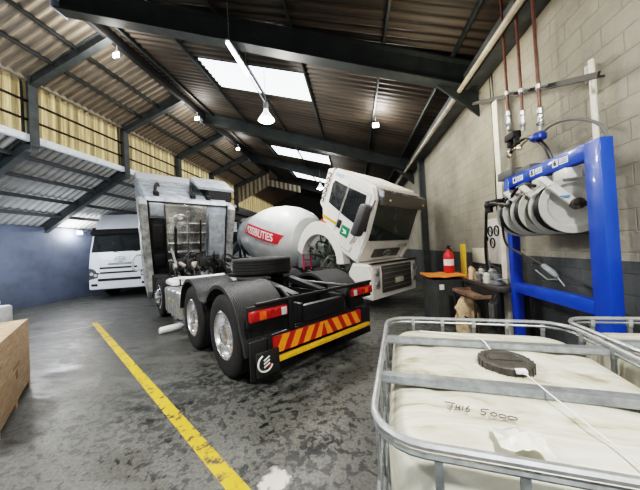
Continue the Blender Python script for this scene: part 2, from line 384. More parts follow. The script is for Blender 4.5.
# portal frames
def gcol(y,n):
    w={0:'first',1:'second',2:'third',3:'fourth',4:'fifth'}[n]
    t=thing('steel_column','grey steel portal column on the clerestory side, %s bay from the camera'%w,'column',(XC,y,0))
    b=MB(); b.ibeam((0,0,4.7),(0,0,6.55),.2,.26,.02,up=(1,0,0)); b.box((-.11,-.1,4.6),(.11,.1,4.75)); b.obj('column_shaft',steelgrey,t)
    b=MB(); b.ibeam((0,0,6.42),(XR-XC,0,ZR-.2),.16,.26,.02); b.obj('roof_rafter',steelgrey,t)
    b=MB(); b.ibeam((0,0,4.82),(XL-XC,0,2.92),.16,.28,.02); b.obj('lean_to_rafter',steelgrey,t)
for i,y in enumerate((5.53,8.27,11.18,14.1,17.2)): gcol(y,i)
gcol_label=None
for i,(ya,yb,zb,w) in enumerate(((4.5,5.06,6.95,'nearest the camera across the whole ceiling'),(9.6,10.3,7.05,'behind the big skylight'),(14.3,15.0,7.1,'beyond the second skylight'),(19.5,20.2,7.1,'farthest down the hall'))):
    t=thing('roof_girder','deep dark grey roof girder under the brown sheets, %s'%w,'girder',(0,0,0))
    A=Vector((XR-.05,ya,zb+.22)); B=Vector((2.45,yb,4.39+.22))
    b=MB(); b.ibeam(A,B,.24,.44,.025); b.obj('girder_beam',girdm,t)
    b=MB(); b.box((XR-.09,ya-.16,zb-.04),(XR-.06,ya+.16,zb+.5),.01); b.obj('end_plate',mat('end_plate_blue_grey',(.42,.5,.6),.5),t)
    b=MB(); b.prism([(2.45,4.35),(2.45,3.9),(1.7,4.6)],yb-.02,yb+.02); b.obj('haunch_plate',girdm,t)
for y,w in ((9.0,'behind the tilted mixer cab'),(19.2,'at the far end of the block wall')):
    b=MB(); b.ibeam((2.4,y,0),(2.4,y,4.5),.16,.18,.02,up=(1,0,0)); tag(b.obj('wall_column',steelgrey),'dark steel column against the right block wall %s'%w,'column')
# conduit along right eaves
b=MB(); b.tube([(2.12,YB,4.42),(2.12,25,4.42)],.045); tag(b.obj('eaves_pipe',mat('rust_cream_pipe',(.45,.40,.32),.5,0,.4,4)),'long pale rust-streaked pipe running along the right eaves','pipe')

# markings
def linemat(name,c):
    m,t,b_=nt(name); L=t.links.new; tc=N(t,'ShaderNodeTexCoord'); no=N(t,'ShaderNodeTexNoise',Scale=9.0,Detail=8.0,Roughness=.7); L(tc.outputs['Object'],no.inputs['Vector'])
    cr=N(t,'ShaderNodeValToRGB'); cr.color_ramp.elements[0].position=.40; cr.color_ramp.elements[0].color=(.07,.06,.03,1); cr.color_ramp.elements[1].position=.49; cr.color_ramp.elements[1].color=(*c,1)
    L(no.outputs['Fac'],cr.inputs['Fac']); L(cr.outputs['Color'],b_.inputs['Base Color']); b_.inputs['Roughness'].default_value=.55; return m
def line(name,a,c,w,m):
    a=Vector((*a,.001));c=Vector((*c,.001)); t=(c-a).normalized(); s=Vector((-t.y,t.x,0))*w/2
    b=MB(); b.grid([[tuple(a-s),tuple(a+s)],[tuple(c-s),tuple(c+s)]]); return struct(b.obj(name,m,smooth=0))
line('floor_marking_yellow',(-6.75,5.58),(-.35,1.25),.11,linemat('yellow_line_paint',(.58,.36,.025)))
line('floor_marking_white',(-7.3,4.3),(-6.2,5.6),.04,linemat('white_line_paint',(.5,.5,.48)))

# ------------------------------------------------------------------ lamps
def point(loc,e,c=(1,.96,.9),r=.1):
    l=bpy.data.lights.new('lamp_and_fill_light','POINT'); l.energy=e; l.color=c; l.shadow_soft_size=r; o=bpy.data.objects.new('lamp_and_fill_light',l); COL.objects.link(o); o.location=loc; return o  # serves the lamp fittings and the added fill lights
def highbay(loc,label,e,drop,sc=1):
    t=thing('high_bay_lamp',label,'lamp',loc,group='high bay lamps')
    b=MB(); b.lathe([(.05,.30),(.07,.22),(.2,.02),(.21,0),(.19,.01),(.06,.2),(.0001,.2)]); b.obj('reflector',mat('lamp_reflector',(.75,.76,.78),.3,.5,.1,emit=1.2),t)
    b=MB(); b.ball((0,0,.03),.12,(1,1,.8)); b.obj('bulb',glow,t)
    b=MB(); b.cyl((0,0,.29),.065,.16); b.obj('ballast_housing',greym,t)
    b=MB(); b.tube([(0,0,.45),(0,0,drop)],.008); b.obj('hanging_rod',greym,t)
    for o in t.children: 
        pass
    t.scale=(sc,)*3
    l=point((loc[0],loc[1],loc[2]-.25),e); l.location=(loc[0],loc[1],loc[2]-.25)
    return t
highbay((-2.1,6.25,5.0),'bright bell-shaped lamp hanging by a rod under the big skylight',170,1.4)
highbay((-1.75,14.0,4.95),'small bell-shaped lamp hanging above the tilted white mixer cab',120,1.2)
def flood(loc,label,e,wall=False):
    t=thing('floodlight',label,'lamp',loc); t.scale=(.75,.75,.75)
    b=MB(); b.box((-.13,-.03,-.1),(.13,.05,.1),.02); b.obj('lamp_housing',greym,t)
    b=MB(); b.box((-.11,-.045,-.08),(.11,-.032,.08),.005); b.obj('lamp_glass',glow,t)
    b=MB(); 
    if wall: b.box((-.02,.05,-.02),(.02,.2,.02))
    else: b.tube([(0,0,.1),(0,0,.35)],.012)
    b.obj('bracket',greym,t)
    point((loc[0],loc[1]-.25,loc[2]-.05),e); return t
flood((.80,7.5,5.25-.14),'small glaring floodlight under a purlin right of the skylight',60)
flood((-5.75,5.6,6.80),'small white lamp under the ridge above the nearest clerestory bay',45)
flood((-5.75,8.9,6.85),'small white lamp under the ridge beside the second column',40)
flood((-5.6,12.0,6.85),'small white lamp under the ridge far down the hall',30)
t=flood((-11.85,9.35,2.84),'bright lamp on top of the blue-grey left wall beside the white truck',70,True); t.rotation_euler=(0,0,R_(70))
# fluorescent batten + conduit to the lamp
t=thing('fluorescent_batten','lit fluorescent tube fitting running in front of the big skylight','lamp',(-2.15,4.35,5.52))
b=MB(); b.box((-.05,0,.03),(.05,.95,.08),.01); b.obj('batten_body',steel,t)
b=MB(); b.tube([(0,.02,0),(0,.93,0)],.028); b.obj('tube_light',tubeglow,t)
b=MB(); 
for y in (.1,.85): b.tube([(0,y,.07),(0,y,.85)],.008)
b.obj('hanging_rod',greym,t)
l=bpy.data.lights.new('tube_area','AREA'); l.shape='RECTANGLE'; l.size=.1; l.size_y=.9; l.energy=50; o=bpy.data.objects.new('tube_area',l); COL.objects.link(o); o.location=(-2.15,4.8,5.45)
b=MB(); b.tube([(-2.15,5.3,5.56),(-2.1,6.25,5.44)],.018); tag(b.obj('lamp_conduit',mat('white_conduit',(.7,.7,.7),.4)),'thin pale conduit from the fluorescent tube to the bell lamp','pipe')

# ------------------------------------------------------------------ wheels
def tyre_mb(r,w,side=1,y0=0,n=40):
    """axis y; outer face at y=0, going to y=-w*side"""
    ri=r*.56; prof=[(ri,.04*w),(r*.62,.02*w),(r*.72,-.03*w+.03*w),(r*.88,.0*w),(r*.96,.05*w),(r*.99,.1*w)]
    for k in range(5):
        a=.12+.76*k/5; prof+= [(r,(a+.01)*w),(r,(a+.11)*w),(r*.975,(a+.12)*w),(r*.975,(a+.14)*w)]
    prof+=[(r,.9*w),(r*.97,.95*w),(r*.88,w),(r*.7,w),(ri,.96*w),(ri,.04*w)]
    b=MB(); b.lathe([(q,y0-side*h) for q,h in prof],(0,0,0),'y',n); return b
def make_wheel(parent,pos,r=.53,w=.29,side=1,dual=True,deep=True):
    o=tyre_mb(r,w,side).obj('tyre',rubber,parent,smooth=30); o.location=pos
    ri=r*.575; s=-side
    b=MB(); prof=[(ri+.012,s*.01),(ri-.005,s*.0),(ri-.02,s*.03),(ri-.035,s*.16),(ri*.78,s*.17),(ri*.60,s*.14),(ri*.45,s*.12),(ri*.42,s*.02),(ri*.30,s*.0),(.0001,s*.0)] if deep else [(ri+.012,s*.01),(ri-.01,s*.0),(ri-.03,s*.05),(ri*.8,s*.02),(ri*.6,-s*.03),(ri*.4,-s*.05),(ri*.3,-s*.09),(.0001,-s*.09)]
    b.lathe(prof,ax='y',n=36)
    for k in range(10):
        a=2*PI*k/10; q=ri*.52; b.cyl((q*math.cos(a),s*.13 if deep else -s*.03,q*math.sin(a)),.016,-s*.05,'y',8)
    rim=b.obj('wheel_rim',alu,o,smooth=30)
    b=MB()
    for k in range(10):
        a=2*PI*(k+.5)/10; q=ri*.76; b.cyl((q*math.cos(a),s*.168 if deep else s*.0,q*math.sin(a)),.03,-s*.012 if deep else -s*.02,'y',10)
    b.obj('hand_hole',dblack,rim)
    if dual:
        o2=tyre_mb(r,w,side).obj('tyre',rubber,parent,smooth=30); o2.location=(pos[0],pos[1]-side*(w+.05),pos[2])
    return o

# ------------------------------------------------------------------ tractor (y local = -v)
T=thing('tractor_truck','black three-axle truck tractor with its cab tipped forward, chevron board at the rear','truck',(-1.68,2.97,0),R_(140))
W_=2.1
for u in (.12,1.5):
    make_wheel(T,(u,0,.53),side=1); make_wheel(T,(u,-W_,.53),side=-1)
make_wheel(T,(4.75,-.05,.53),side=1,dual=False,deep=False); make_wheel(T,(4.75,-W_+.05,.53),side=-1,dual=False,deep=False)
b=MB()
for u in (.12,1.5,4.75): b.tube([(u,-.35,.53),(u,-W_+.35,.53)],.08); 
for u in (.12,1.5): b.ball((u,-W_/2,.53),.24,(1,1,.9))
b.obj('axle',dblack,T)
# rails
for v in (.68,1.42):
    b=MB(); b.box((-.72,-v-.035,.66),(6.1,-v+.035,.93),.008)
    for i in range(16): b.cyl((-.6+i*.4,-v-.05,.86),.014,.1,'y',6)
    b.obj('chassis_rail',black,T)
for u in (-.7,-.2,.8,2.2,3.4):
    b=MB(); b.box((u-.05,-1.42,.70),(u+.05,-.68,.9),.01); b.obj('cross_member',black,T)
# ribbed mudguards
def guard(v0,v1):
    b=MB()
    def sec(uc,a0,a1,n):
        return [(uc+.65*math.cos(R_(a)),.53+.66*math.sin(R_(a))) for a in [a0+(a1-a0)*i/n for i in range(n+1)]]
    pts=[(-.56,.50)]+[p for p in reversed(sec(.12,38,178,16))]
    pts=[(-.60,.45),(-.56,.6)]+[(.12+.65*math.cos(R_(a)),.53+.66*math.sin(R_(a))) for a in range(165,35,-8)]+[(.74,.90),(.88,.90)]+[(1.5+.65*math.cos(R_(a)),.53+.66*math.sin(R_(a))) for a in range(142,5,-8)]
    # ridges: sample across v
    rows=[]; n=26
    for j in range(n*4+1):
        v=v0+(v1-v0)*j/(n*4); d=.006 if j%4 in (1,2) else 0
        rows.append([(p[0]*1,-v,p[1]+d) if True else p for p in pts])
    # push ridges outward radially
    out=[]
    for j,r in enumerate(rows):
        d=.008 if j%4 in (1,2) else 0
        rr=[]
        for i,p in enumerate(r):
            a=pts[max(0,i-1)]; c=pts[min(len(pts)-1,i+1)]; t=Vector((c[0]-a[0],c[1]-a[1])).normalized(); nn=Vector((-t.y,t.x))
            rr.append((pts[i][0]+nn.x*d,p[1],pts[i][1]+nn.y*d))
        out.append(rr)
    b.grid(out)
    # side lips
    for v in (v0,v1):
        b.grid([[(p[0],-v,p[1]) for p in pts],[(p[0]*.955+(.12 if p[0]<.8 else 1.5)*.045,-v,(p[1]-.53)*.93+.53) for p in pts]])
    return b.obj('mudguard',plast,T,smooth=25)
guard(-.03,.62); guard(1.48,2.13)
for v in (0,1.5):
    b=MB(); b.box((-.66,-v-.6,.20),(-.63,-v,.62),.006); b.obj('mud_flap',dblack,T)
# lamp panels and lamps
for v0 in (-.05,1.55):
    b=MB(); b.box((-.74,-v0-.5,.80),(-.70,-v0,1.02),.01); b.box((-.70,-v0-.35,.84),(-.5,-v0-.2,.9)); b.obj('lamp_bracket',black,T)
    b=MB(); b.box((-.80,-v0-.47,.865),(-.74,-v0-.01,.975),.012); tl=b.obj('tail_light',mat('lamp_body_red',(.4,.02,.015),.25,0,.1),T)
    o=1 if v0<1 else -1
    xs=[(.02,.10,red),(.11,.19,amber),(.20,.29,red),(.30,.37,red),(.38,.45,clear)]
    if o<0: xs=[(.47-c,.47-a,mm) for a,c,mm in xs]
    for a,c,mm in xs:
        b=MB(); b.box((-.812,-v0-c,.877),(-.80,-v0-a,.963),.005); b.obj('lens',mm,tl)
# rear frame: top tube, uprights, V braces
b=MB(); b.tube([(-.74,-.05,1.03),(-.74,-2.05,1.03)],.022); b.tube([(-.72,-.5,1.03),(-.2,-.72,1.06),(.3,-.72,1.08)],.022); b.tube([(-.72,-1.55,1.03),(-.2,-1.38,1.06),(.3,-1.38,1.08)],.022)
b.box((-.76,-.54,.5),(-.70,-.46,1.03),.006); b.box((-.76,-1.64,.5),(-.70,-1.56,1.03),.006); b.box((-.73,-1.56,.66),(-.70,-.54,.70),.006)
b.tube([(-.72,-.9,.75),(-.5,-1.05,.55),(-.72,-1.2,.75)],.02); b.obj('rear_frame',black,T)
b=MB(); b.box((-.76,-1.8,.46),(-.72,-.18,.68),.006); b.obj('backing_plate',black,T)
# chevron board
def chevron():
    b=MB(); v0,v1,z0,z1=.22,1.72,.475,.655
    b.box((-.785,-v1,z0),(-.765,-v0,z1)); b.mi=1
    mid=(v0+v1)/2; w=.105; sh=.10; x=-.788
    def para(p):
        f=[b.bm.verts.new((x,-q[0],q[1])) for q in p]; fc=b.bm.faces.new(f); fc.material_index=1
    def clip(a,lo,hi): return max(lo,min(hi,a))
    for i in range(4):
        s=v0+.02+i*.19
        # left half leans / seen from behind
        p=[(clip(s,v0,mid),z0),(clip(s+w,v0,mid),z0),(clip(s+w+sh,v0,mid),z1),(clip(s+sh,v0,mid),z1)]; para(p)
        q=[(v0+v1-a,z) for a,z in p]; para(q)
    return b.obj('chevron_board',[cred,corg],T,smooth=0,recalc=False)
chevron()
b=MB(); b.box((-.83,-1.88,.385),(-.77,-.15,.44),.012); b.obj('underrun_bar',cyel,T)
b=MB(); b.box((-.835,-.17,.37),(-.77,-.06,.43),.01); b.obj('bar_end_cap',cred,T)
# round emblem on the flap bracket
LG=bpy.data.objects.new
b=MB(); b.tube([(-.845,-.08-.085*math.cos(R_(a)),.44+.085*math.sin(R_(a))) for a in range(110,345,12)],.009,6); 
for k in range(3): b.bar((-.846,-.06+.0,.40+.035*k),(-.846,-.13,.43+.035*k),.004,.016)
b.obj('emblem_mark',mat('emblem_white',(.75,.8,.76),.4),T)
b=MB(); b.box((-.835,-.26,.30),(-.80,.01,.55),.01); b.obj('corner_plate',dblack,T)
# fifth wheel
b=MB(); b.lathe([(.12,1.12),(.46,1.12),(.48,1.15),(.46,1.18),(.12,1.18),(.12,1.12)],(.85,-1.05,0),'z',32,R_(15)+PI,R_(345)+PI)
b.box((.5,-1.35,.93),(1.2,-1.25,1.12),.01); b.box((.5,-.85,.93),(1.2,-.75,1.12),.01); b.obj('fifth_wheel',dblack,T)
for v in (.8,1.3):
    b=MB(); b.prism([(-.45,.97),(-.45,1.0),(.42,1.15),(.42,1.05)],-v-.06,-v+.06); b.obj('loading_ramp',black,T)
# tanks
b=MB(); b.box((2.45,-.58,.28),(3.85,-.02,.88),.07,seg=3); tk=b.obj('fuel_tank',mat('brushed_tank',(.6,.6,.58),.35,.85,.25,6),T)
for u in (2.75,3.15,3.55):
    b=MB(); b.box((u-.035,-.59,.27),(u+.035,-.01,.89),.06,seg=3); b.obj('tank_strap',greym,tk)
for u in (2.95,3.35):
    b=MB(); b.box((u-.05,-.02,.62),(u+.05,-.012,.66)); b.obj('sticker',cyel,tk)
b=MB(); b.box((2.5,-2.08,.3),(3.8,-1.55,.85),.07,seg=3); b.obj('battery_box',dblack,T)
b=MB(); b.box((2.2,-1.3,.93),(3.9,-.8,1.0),.02); b.obj('catwalk',greym,T)
# engine cluster
b=MB(); b.box((4.3,-1.35,.75),(5.5,-.75,1.25),.05); b.box((4.4,-1.22,1.25),(5.4,-.88,1.4),.05); b.box((4.0,-1.25,.8),(4.35,-.85,1.15),.06)
random.seed(3)
for i in range(6): b.cyl((4.5+i*.16,-.98,1.38),.05,.09,'z',12)
b.obj('engine_block',greym,T)
b=MB()
for i in range(26):
    p=[4.1+random.random()*1.2,-.55-random.random()*1.0,1.0+random.random()*.45]; q=[p[0]+random.uniform(-.4,.4),p[1]+random.uniform(-.4,.4),p[2]+random.uniform(-.25,.25)]; r=[(p[0]+q[0])/2+random.uniform(-.15,.15),(p[1]+q[1])/2,max(p[2],q[2])+.1]
    b.tube(spline([p,r,q],5),random.choice((.015,.022,.03)),6)
for i in range(14): b.box((p:=(4.1+random.random()*1.1),-.5-random.random()*1.1,.95+random.random()*.4),(p+.14,-.4-random.random()*1.1,1.2+random.random()*.35),.02)
b.obj('engine_hoses',black,T)
b=MB(); random.seed(21)
for i in range(22):
    u=3.9+random.random()*.9; v=.95+random.random()*1.0; z=.9+random.random()*.55; q=.06+random.random()*.1; b.box((u,-v,z),(u+q*1.3,-v+q,z+q*1.2),.015)
for i in range(12):
    p=(3.9+random.random()*.8,-.9-random.random()*1.1,.95+random.random()*.5); b.tube(spline([p,(p[0]+.1,p[1]+.2,p[2]+.15),(p[0],p[1]+.35,p[2]-.1)],5),.02,6)
b.box((3.9,-2.0,.85),(4.8,-.95,1.0),.03); b.obj('gearbox_cluster',dblack,T)
b=MB(); b.cyl((4.3,-.75,1.18),.13,.2,'x',16); b.cyl((4.55,-.62,1.30),.10,.24,'y',16); b.box((4.1,-1.0,1.22),(4.4,-.72,1.42),.03); b.tube(spline([(4.2,-.6,1.3),(4.5,-.5,1.45),(4.9,-.8,1.5)],6),.045)
b.obj('turbocharger',mat('cast_aluminium',(.6,.56,.5),.4,.7,.35,10),T)
b=MB(); b.tube(spline([(3.9,-.15,1.0),(3.4,-.3,1.06),(2.8,-.45,1.08),(2.3,-.9,1.12)],8),[.05]*25,10); b.box((3.4,-.45,.9),(4.1,-.1,1.02),.04); b.obj('air_pipe',mat('white_plastic_pipe',(.78,.8,.82),.4),T)
b=MB(); b.box((4.3,-.35,1.0),(5.2,-.05,1.1),.03); b.box((4.15,-.4,.55),(4.4,-.05,1.05),.03); b.box((5.3,-.4,.4),(5.7,-.02,1.1),.04); b.obj('front_mudguard',dblack,T)
b=MB()
for i in range(10):
    p=(4.0+random.random()*.5,-.2-random.random()*.9,.95+random.random()*.2); b.tube(spline([p,(p[0]-.3,p[1]-.1,p[2]+.15),(p[0]-.9,p[1],p[2]-.1)],5),.016,6)
b.obj('cable_bundle',dblack,T)
# tipped cab: matrix from cab coords (a back, v right, b up) into truck coords
th=R_(60); piv=(5.95,.85)
ca,sa=math.cos(th),math.sin(th)
CM=Matrix(((-ca,0,sa,piv[0]),(.26/2.65,-1.10,0,-.04),(sa,0,ca,piv[1]),(0,0,0,1)))   # (a,v,b)->(x,y,z)
LA=2.65; HB=2.0
b=MB(CM)
prof=[(0,.0),(.0,.95),(.28,1.95),(.5,HB),(LA-.1,HB),(LA,HB-.15),(LA,.15),(LA-.15,0)]
b.prism(prof,0.0,0,'y') if False else None
def prism_v(b,poly,v0,v1,bev=0):   # poly in (a,b)
    b.prism(poly,v0,v1,'y',bev)
prism_v(b,prof,.0,W_,.05); cab=b.obj('cab_shell',mat('tipped_cab_white',(.40,.45,.51),.38,0,.4,5,coat=.2),T,smooth=30)
# underside
b=MB(CM); b.box((.55,.42,-.13),(2.56,1.42,.0),.05)
for a in (.75,1.05,1.35,1.7,2.0): b.box((a,.44,-.17),(a+.035,1.40,-.12),.01)
b.box((.6,.90,-.18),(2.4,.96,-.12),.01); b.lathe([(.14,-.2),(.16,-.13),(.0001,-.21)],(2.15,.75,0),'z',16); b.obj('heat_shield',foil,cab)
b=MB(CM); b.box((.3,.08,-.05),(2.1,.42,.02),.02); b.box((.6,.1,-.12),(1.0,.38,-.04),.03); b.box((1.2,.12,-.12),(1.95,.36,-.04),.03); b.obj('wheel_arch_liner',dblack,cab)
b=MB(CM); b.box((2.2,.1,-.12),(2.56,.40,.0),.03); b.obj('storage_locker',bluegrey,cab)
b=MB(CM); prism_v(b,[(.4,.0),(2.3,.0),(2.35,-.12),(1.6,-.2),(.9,-.24),(.5,-.2)],1.48,1.92,.03); b.obj('inner_wing',bluegrey,cab)
for v0,v1 in ((-.12,.06),(W_-.1,W_+.1)):
    b=MB(CM); prism_v(b,[(-.35,-.42),(-.3,.5),(.1,.6),(LA-.05,.3),(LA,-.05),(LA-.1,-.18),(1.2,-.14),(.6,-.2),(.0,-.5)],v0,v1,.03); b.obj('side_skirt',mat('dusty_skirt',(.36,.37,.37),.45,.1,.6,5),cab)
b=MB(CM); prism_v(b,[(-.1,-.12),(-.1,.2),(.4,.2),(.5,-.05)],.1,1.95,.03); b.obj('front_panel',dblack,cab)
b=MB(CM)  # dark strips added to draw the shaded gaps round the underside
for v in (.07,W_-.12): b.box((.1,v,-.03),(LA-.05,v+.03,.03),.005)
b.box((LA-.1,.08,-.02),(LA-.06,W_-.1,.02),.005); b.obj('dark_gap_strip',dblack,cab)
b=MB(CM); b.box((.2,.45,-.4),(.5,1.4,-.1),.05); b.tube([(.6,.6,-.2),(1.9,.62,-.24)],.03); b.tube([(.6,1.25,-.2),(2.2,1.22,-.24)],.025); b.obj('cab_mount',dblack,cab)
# back wall details
b=MB(CM)
for z in (.5,.85,1.2,1.55): b.box((LA,.12,z),(LA+.02,W_-.12,z+.05),.008)
b.obj('rear_panel_rib',bluegrey,cab)
for v in (.30,1.15,1.55):
    b=MB(CM); b.tube(spline([(LA+.0,v,.35),(LA+.14,v+.02,.5),(LA+.16,v+.12,.95),(LA-.02,v+.2,1.25)],6),.035,8); b.box((LA-.02,v-.05,.25),(LA+.12,v+.07,.42),.03); b.obj('latch_bracket',dblack,cab)
b=MB(CM); prism_v(b,[(LA-1.0,HB-.05),(LA-.1,HB+.45),(LA+.05,HB+.42),(LA,HB-.1)],.05,W_-.05,.03); b.obj('roof_deflector',white,cab)
b=MB(CM); b.box((1.2,W_-.02,1.0),(2.1,W_+.03,1.75),.05); b.obj('side_window',glassd,cab)
b=MB(CM); prism_v(b,[(LA-.05,.35),(LA+.30,.45),(LA+.32,1.15),(LA-.05,1.25)],1.55,2.28,.04); b.obj('side_fairing',dblack,cab)
b=MB(CM); prism_v(b,[(LA+.28,.42),(LA+.36,.42),(LA+.40,1.3),(LA-.02,1.5),(LA-.02,1.4),(LA+.31,1.2)],1.30,2.34,.02); b.obj('fairing_cover',bluegrey,cab)
b=MB(); b.tube([(4.6,-.55,.95),(5.35,-.5,1.9)],.035); b.tube([(4.95,-.53,1.35),(5.5,-.5,2.15)],.022); b.obj('tilt_ram',steel,T)
# mirror arm silver loops at lower left
b=MB(CM); b.tube(spline([(.9,-.06,.1),(.95,-.3,-.05),(.55,-.34,-.1),(.5,-.08,.05)],6),.03); b.obj('mirror_arm',white,cab)

# spare tyre on the fifth wheel
b=MB()
SP=thing('spare_tyre','black truck tyre lying flat on top of the tractor chassis','tyre',(-1.74,4.50,1.185))
b=tyre_mb(.53,.30); b.bm.transform(Matrix.Rotation(-PI/2,4,'X')@Matrix.Translation((0,.30,0))) if False else b.bm.transform(Matrix.Rotation(PI/2,4,'X'))
o=b.obj('tyre_casing',rubber,SP,smooth=30)
zs=[v.co.z for v in o.data.vertices]; o.location=(0,0,-min(zs))
b=MB(); b.lathe([(.295,.04),(.28,.05),(.24,.12),(.1,.13),(.08,.2),(.05,.2),(.05,.1),(.28,.04)]); b.obj('wheel_rim',mat('dull_rim',(.42,.42,.40),.4,.6,.4,8),SP)

# white object on the floor
FB=thing('plastic_canister','white plastic bottle lying on the floor beside the tractor wheels','bottle',(-3.95,4.85,.09),R_(55))
b=MB(); b.lathe([(.0001,-.3),(.07,-.3),(.085,-.27),(.09,0),(.085,.2),(.04,.28),(.035,.34),(.0001,.34)],ax='x'); b.obj('bottle_body',mat('white_hdpe',(.75,.76,.77),.4),FB)
b=MB(); b.cyl((.33,0,0),.045,.05,'x',12); b.obj('cap',white,FB)

FB.scale=(.8,.8,.8); FB.location.z=.07
# ------------------------------------------------------------------ white cab-over trucks (x forward, origin front centre on the ground)
def cabover(name,label,loc,rz,mirrors=(-1,1)):
    t=thing(name,label,'truck',loc,rz); w=1.15
    b=MB(); prof=[(0,.75),(.0,1.2),(-.05,1.9),(-.32,2.85),(-.5,3.0),(-1.9,3.05),(-2.0,2.9),(-2.0,.9),(-1.7,.9),(-1.5,1.2),(-.9,1.2),(-.7,.8)]
    b.prism(prof,-w,w,'y',.06); sh=b.obj('cab_shell',white,t,smooth=30)
    b=MB(); b.prism([(-.02,.35),(.06,.4),(.05,1.0),(-.4,1.0),(-.5,.36)],-w,w,'y',.05); b.obj('bumper',white,t)
    def face(x0,z0,x1,z1,y0,y1,d,m,nm,par,bev=.02):
        dr=Vector((x1-x0,0,z1-z0)); n=Vector((dr.z,0,-dr.x)).normalized()
        b=MB(); q=[(x0,z0),(x1,z1),(x1+n.x*d,z1+n.z*d),(x0+n.x*d,z0+n.z*d)]; b.prism(q,y0,y1,'y',bev*.5); return b.obj(nm,m,par)
    face(-.05,1.92,-.31,2.78,-w+.1,w-.1,.02,glassd,'windscreen',t)
    ws=t.children[-1]
    face(-.25,2.62,-.40,2.9,-w+.02,w-.02,.14,dblack,'sun_visor',t)
    b=MB(); prof=[(-.22,2.9),(-.42,3.3),(-.75,3.58),(-1.5,3.62),(-1.9,3.0),(-.5,2.95)]; b.prism(prof,-w+.1,w-.1,'y',.08); rf=b.obj('roof_fairing',white,t)
    b=MB()
    for y in (-.13,0,.14,.27):
        b.bar((-.33,y,3.06),(-.47,y,3.22),.07,.02,up=(1,0,1)); 
    b.bar((-.35,-.18,3.10),(-.35,.32,3.10),.02,.02)
    b.obj('roof_mark',dblack,rf)
    for z in (1.02,1.22): face(.0,z,-.0,z+.07,-.75,.65,.015,dblack,'grille_slot',t,.01)
    face(.055,.72,.055,.82,-.8,.8,.015,dblack,'intake_slot',t,.01)
    for s in (-1,1):
        b=MB(); b.prism([(s*1.13,.78),(s*.80,.86),(s*.78,1.05),(s*.95,1.22),(s*1.13,1.28)],-.08,.055,'x',.01); hl=b.obj('headlight',mat('headlight_dark',(.1,.11,.13),.2,.3,.3,20,coat=1),t)
        for q,z in ((.88,.97),(1.02,1.03)):
            b=MB(); b.cyl((.03,s*q,z),.065,.04,'x',16); b.obj('lens',clear,hl)
        b=MB(); b.box((.0,s*.82,.52),(.065,s*1.05,.62),.01); b.obj('fog_lamp',dblack,t)
        b=MB(); 
        if s in mirrors: b.tube(spline([(-.2,s*1.15,2.75),(.1,s*1.32,2.7),(.12,s*1.36,2.3)],6),.022); b.box((.02,s*1.28,1.95),(.14,s*1.5,2.6),.05); b.box((.02,s*1.28,1.62),(.14,s*1.5,1.88),.05); b.obj('mirror',dblack,t)
        else: b.bm.free()
        b=MB(); b.prism([(-.3,1.75),(-.45,2.6),(-1.25,2.65),(-1.3,1.75)],s*w-.01,s*(w+.012),'y'); b.obj('side_window',glassd,t)
        wl=tyre_mb(.5,.28,s).obj('tyre',rubber,t,smooth=30); wl.location=(-1.2,s*(w-.05),.5)
        b=MB(); b.lathe([(.3,-s*.02),(.28,-s*.02),(.22,-s*.05),(.1,s*.0),(.0001,s*.0)],ax='y'); b.obj('wheel_rim',steel,wl)
        # wipers
    b=MB(); b.tube([(.0,.7,1.9),(-.02,.1,2.02)],.012); b.tube([(.0,-.1,1.9),(-.02,-.7,2.02)],.012); b.obj('wiper',dblack,t)
    b=MB(); b.tube([( .012,.0+.19*math.cos(a*PI/12),1.62+.12*math.sin(a*PI/12)) for a in range(24)],.012,6,closed=True)
    for k in range(4): b.tube([(.012,.03+.03*k,1.57+.01*k),(.012,.10+.012*k,1.62+.02*k)],.008,5); b.tube([(.012,-.03-.03*k,1.57+.01*k),(.012,-.10-.012*k,1.62+.02*k)],.008,5)
    b.tube([(.012,0,1.53),(.012,0,1.70)],.014,6); b.obj('emblem',steel,t)
    b=MB(); b.box((.0,-.45,1.38),(.012,.45,1.395)); 
    for k in range(11): b.box((.0,-.42+.08*k,1.41),(.014,-.37+.08*k,1.455))
    b.obj('badge_lettering',greym,t)
    b=MB()
    for s in (-.4,.4): b.box((-5.0,s-.04,.75),(-.6,s+.04,1.0),.01)
    b.obj('chassis_rail',dblack,t)
    for s in (-1,1):
        wl=tyre_mb(.5,.5,s).obj('tyre',rubber,t,smooth=30); wl.location=(-4.4,s*w,.5)
    b=MB(); b.box((-5.2,-w,1.02),(-2.2,w,1.2),.02); b.obj('load_deck',greym,t)
    return t
c1=cabover('cargo_truck','white cab-over truck parked facing the camera beside the blue-grey wall',(-9.82,9.25,0),R_(-72),(1,))
c2=cabover('cargo_truck','white truck half hidden between the tipped tractor cab and the mixer drum',(-7.2,14.6,0),R_(-62))

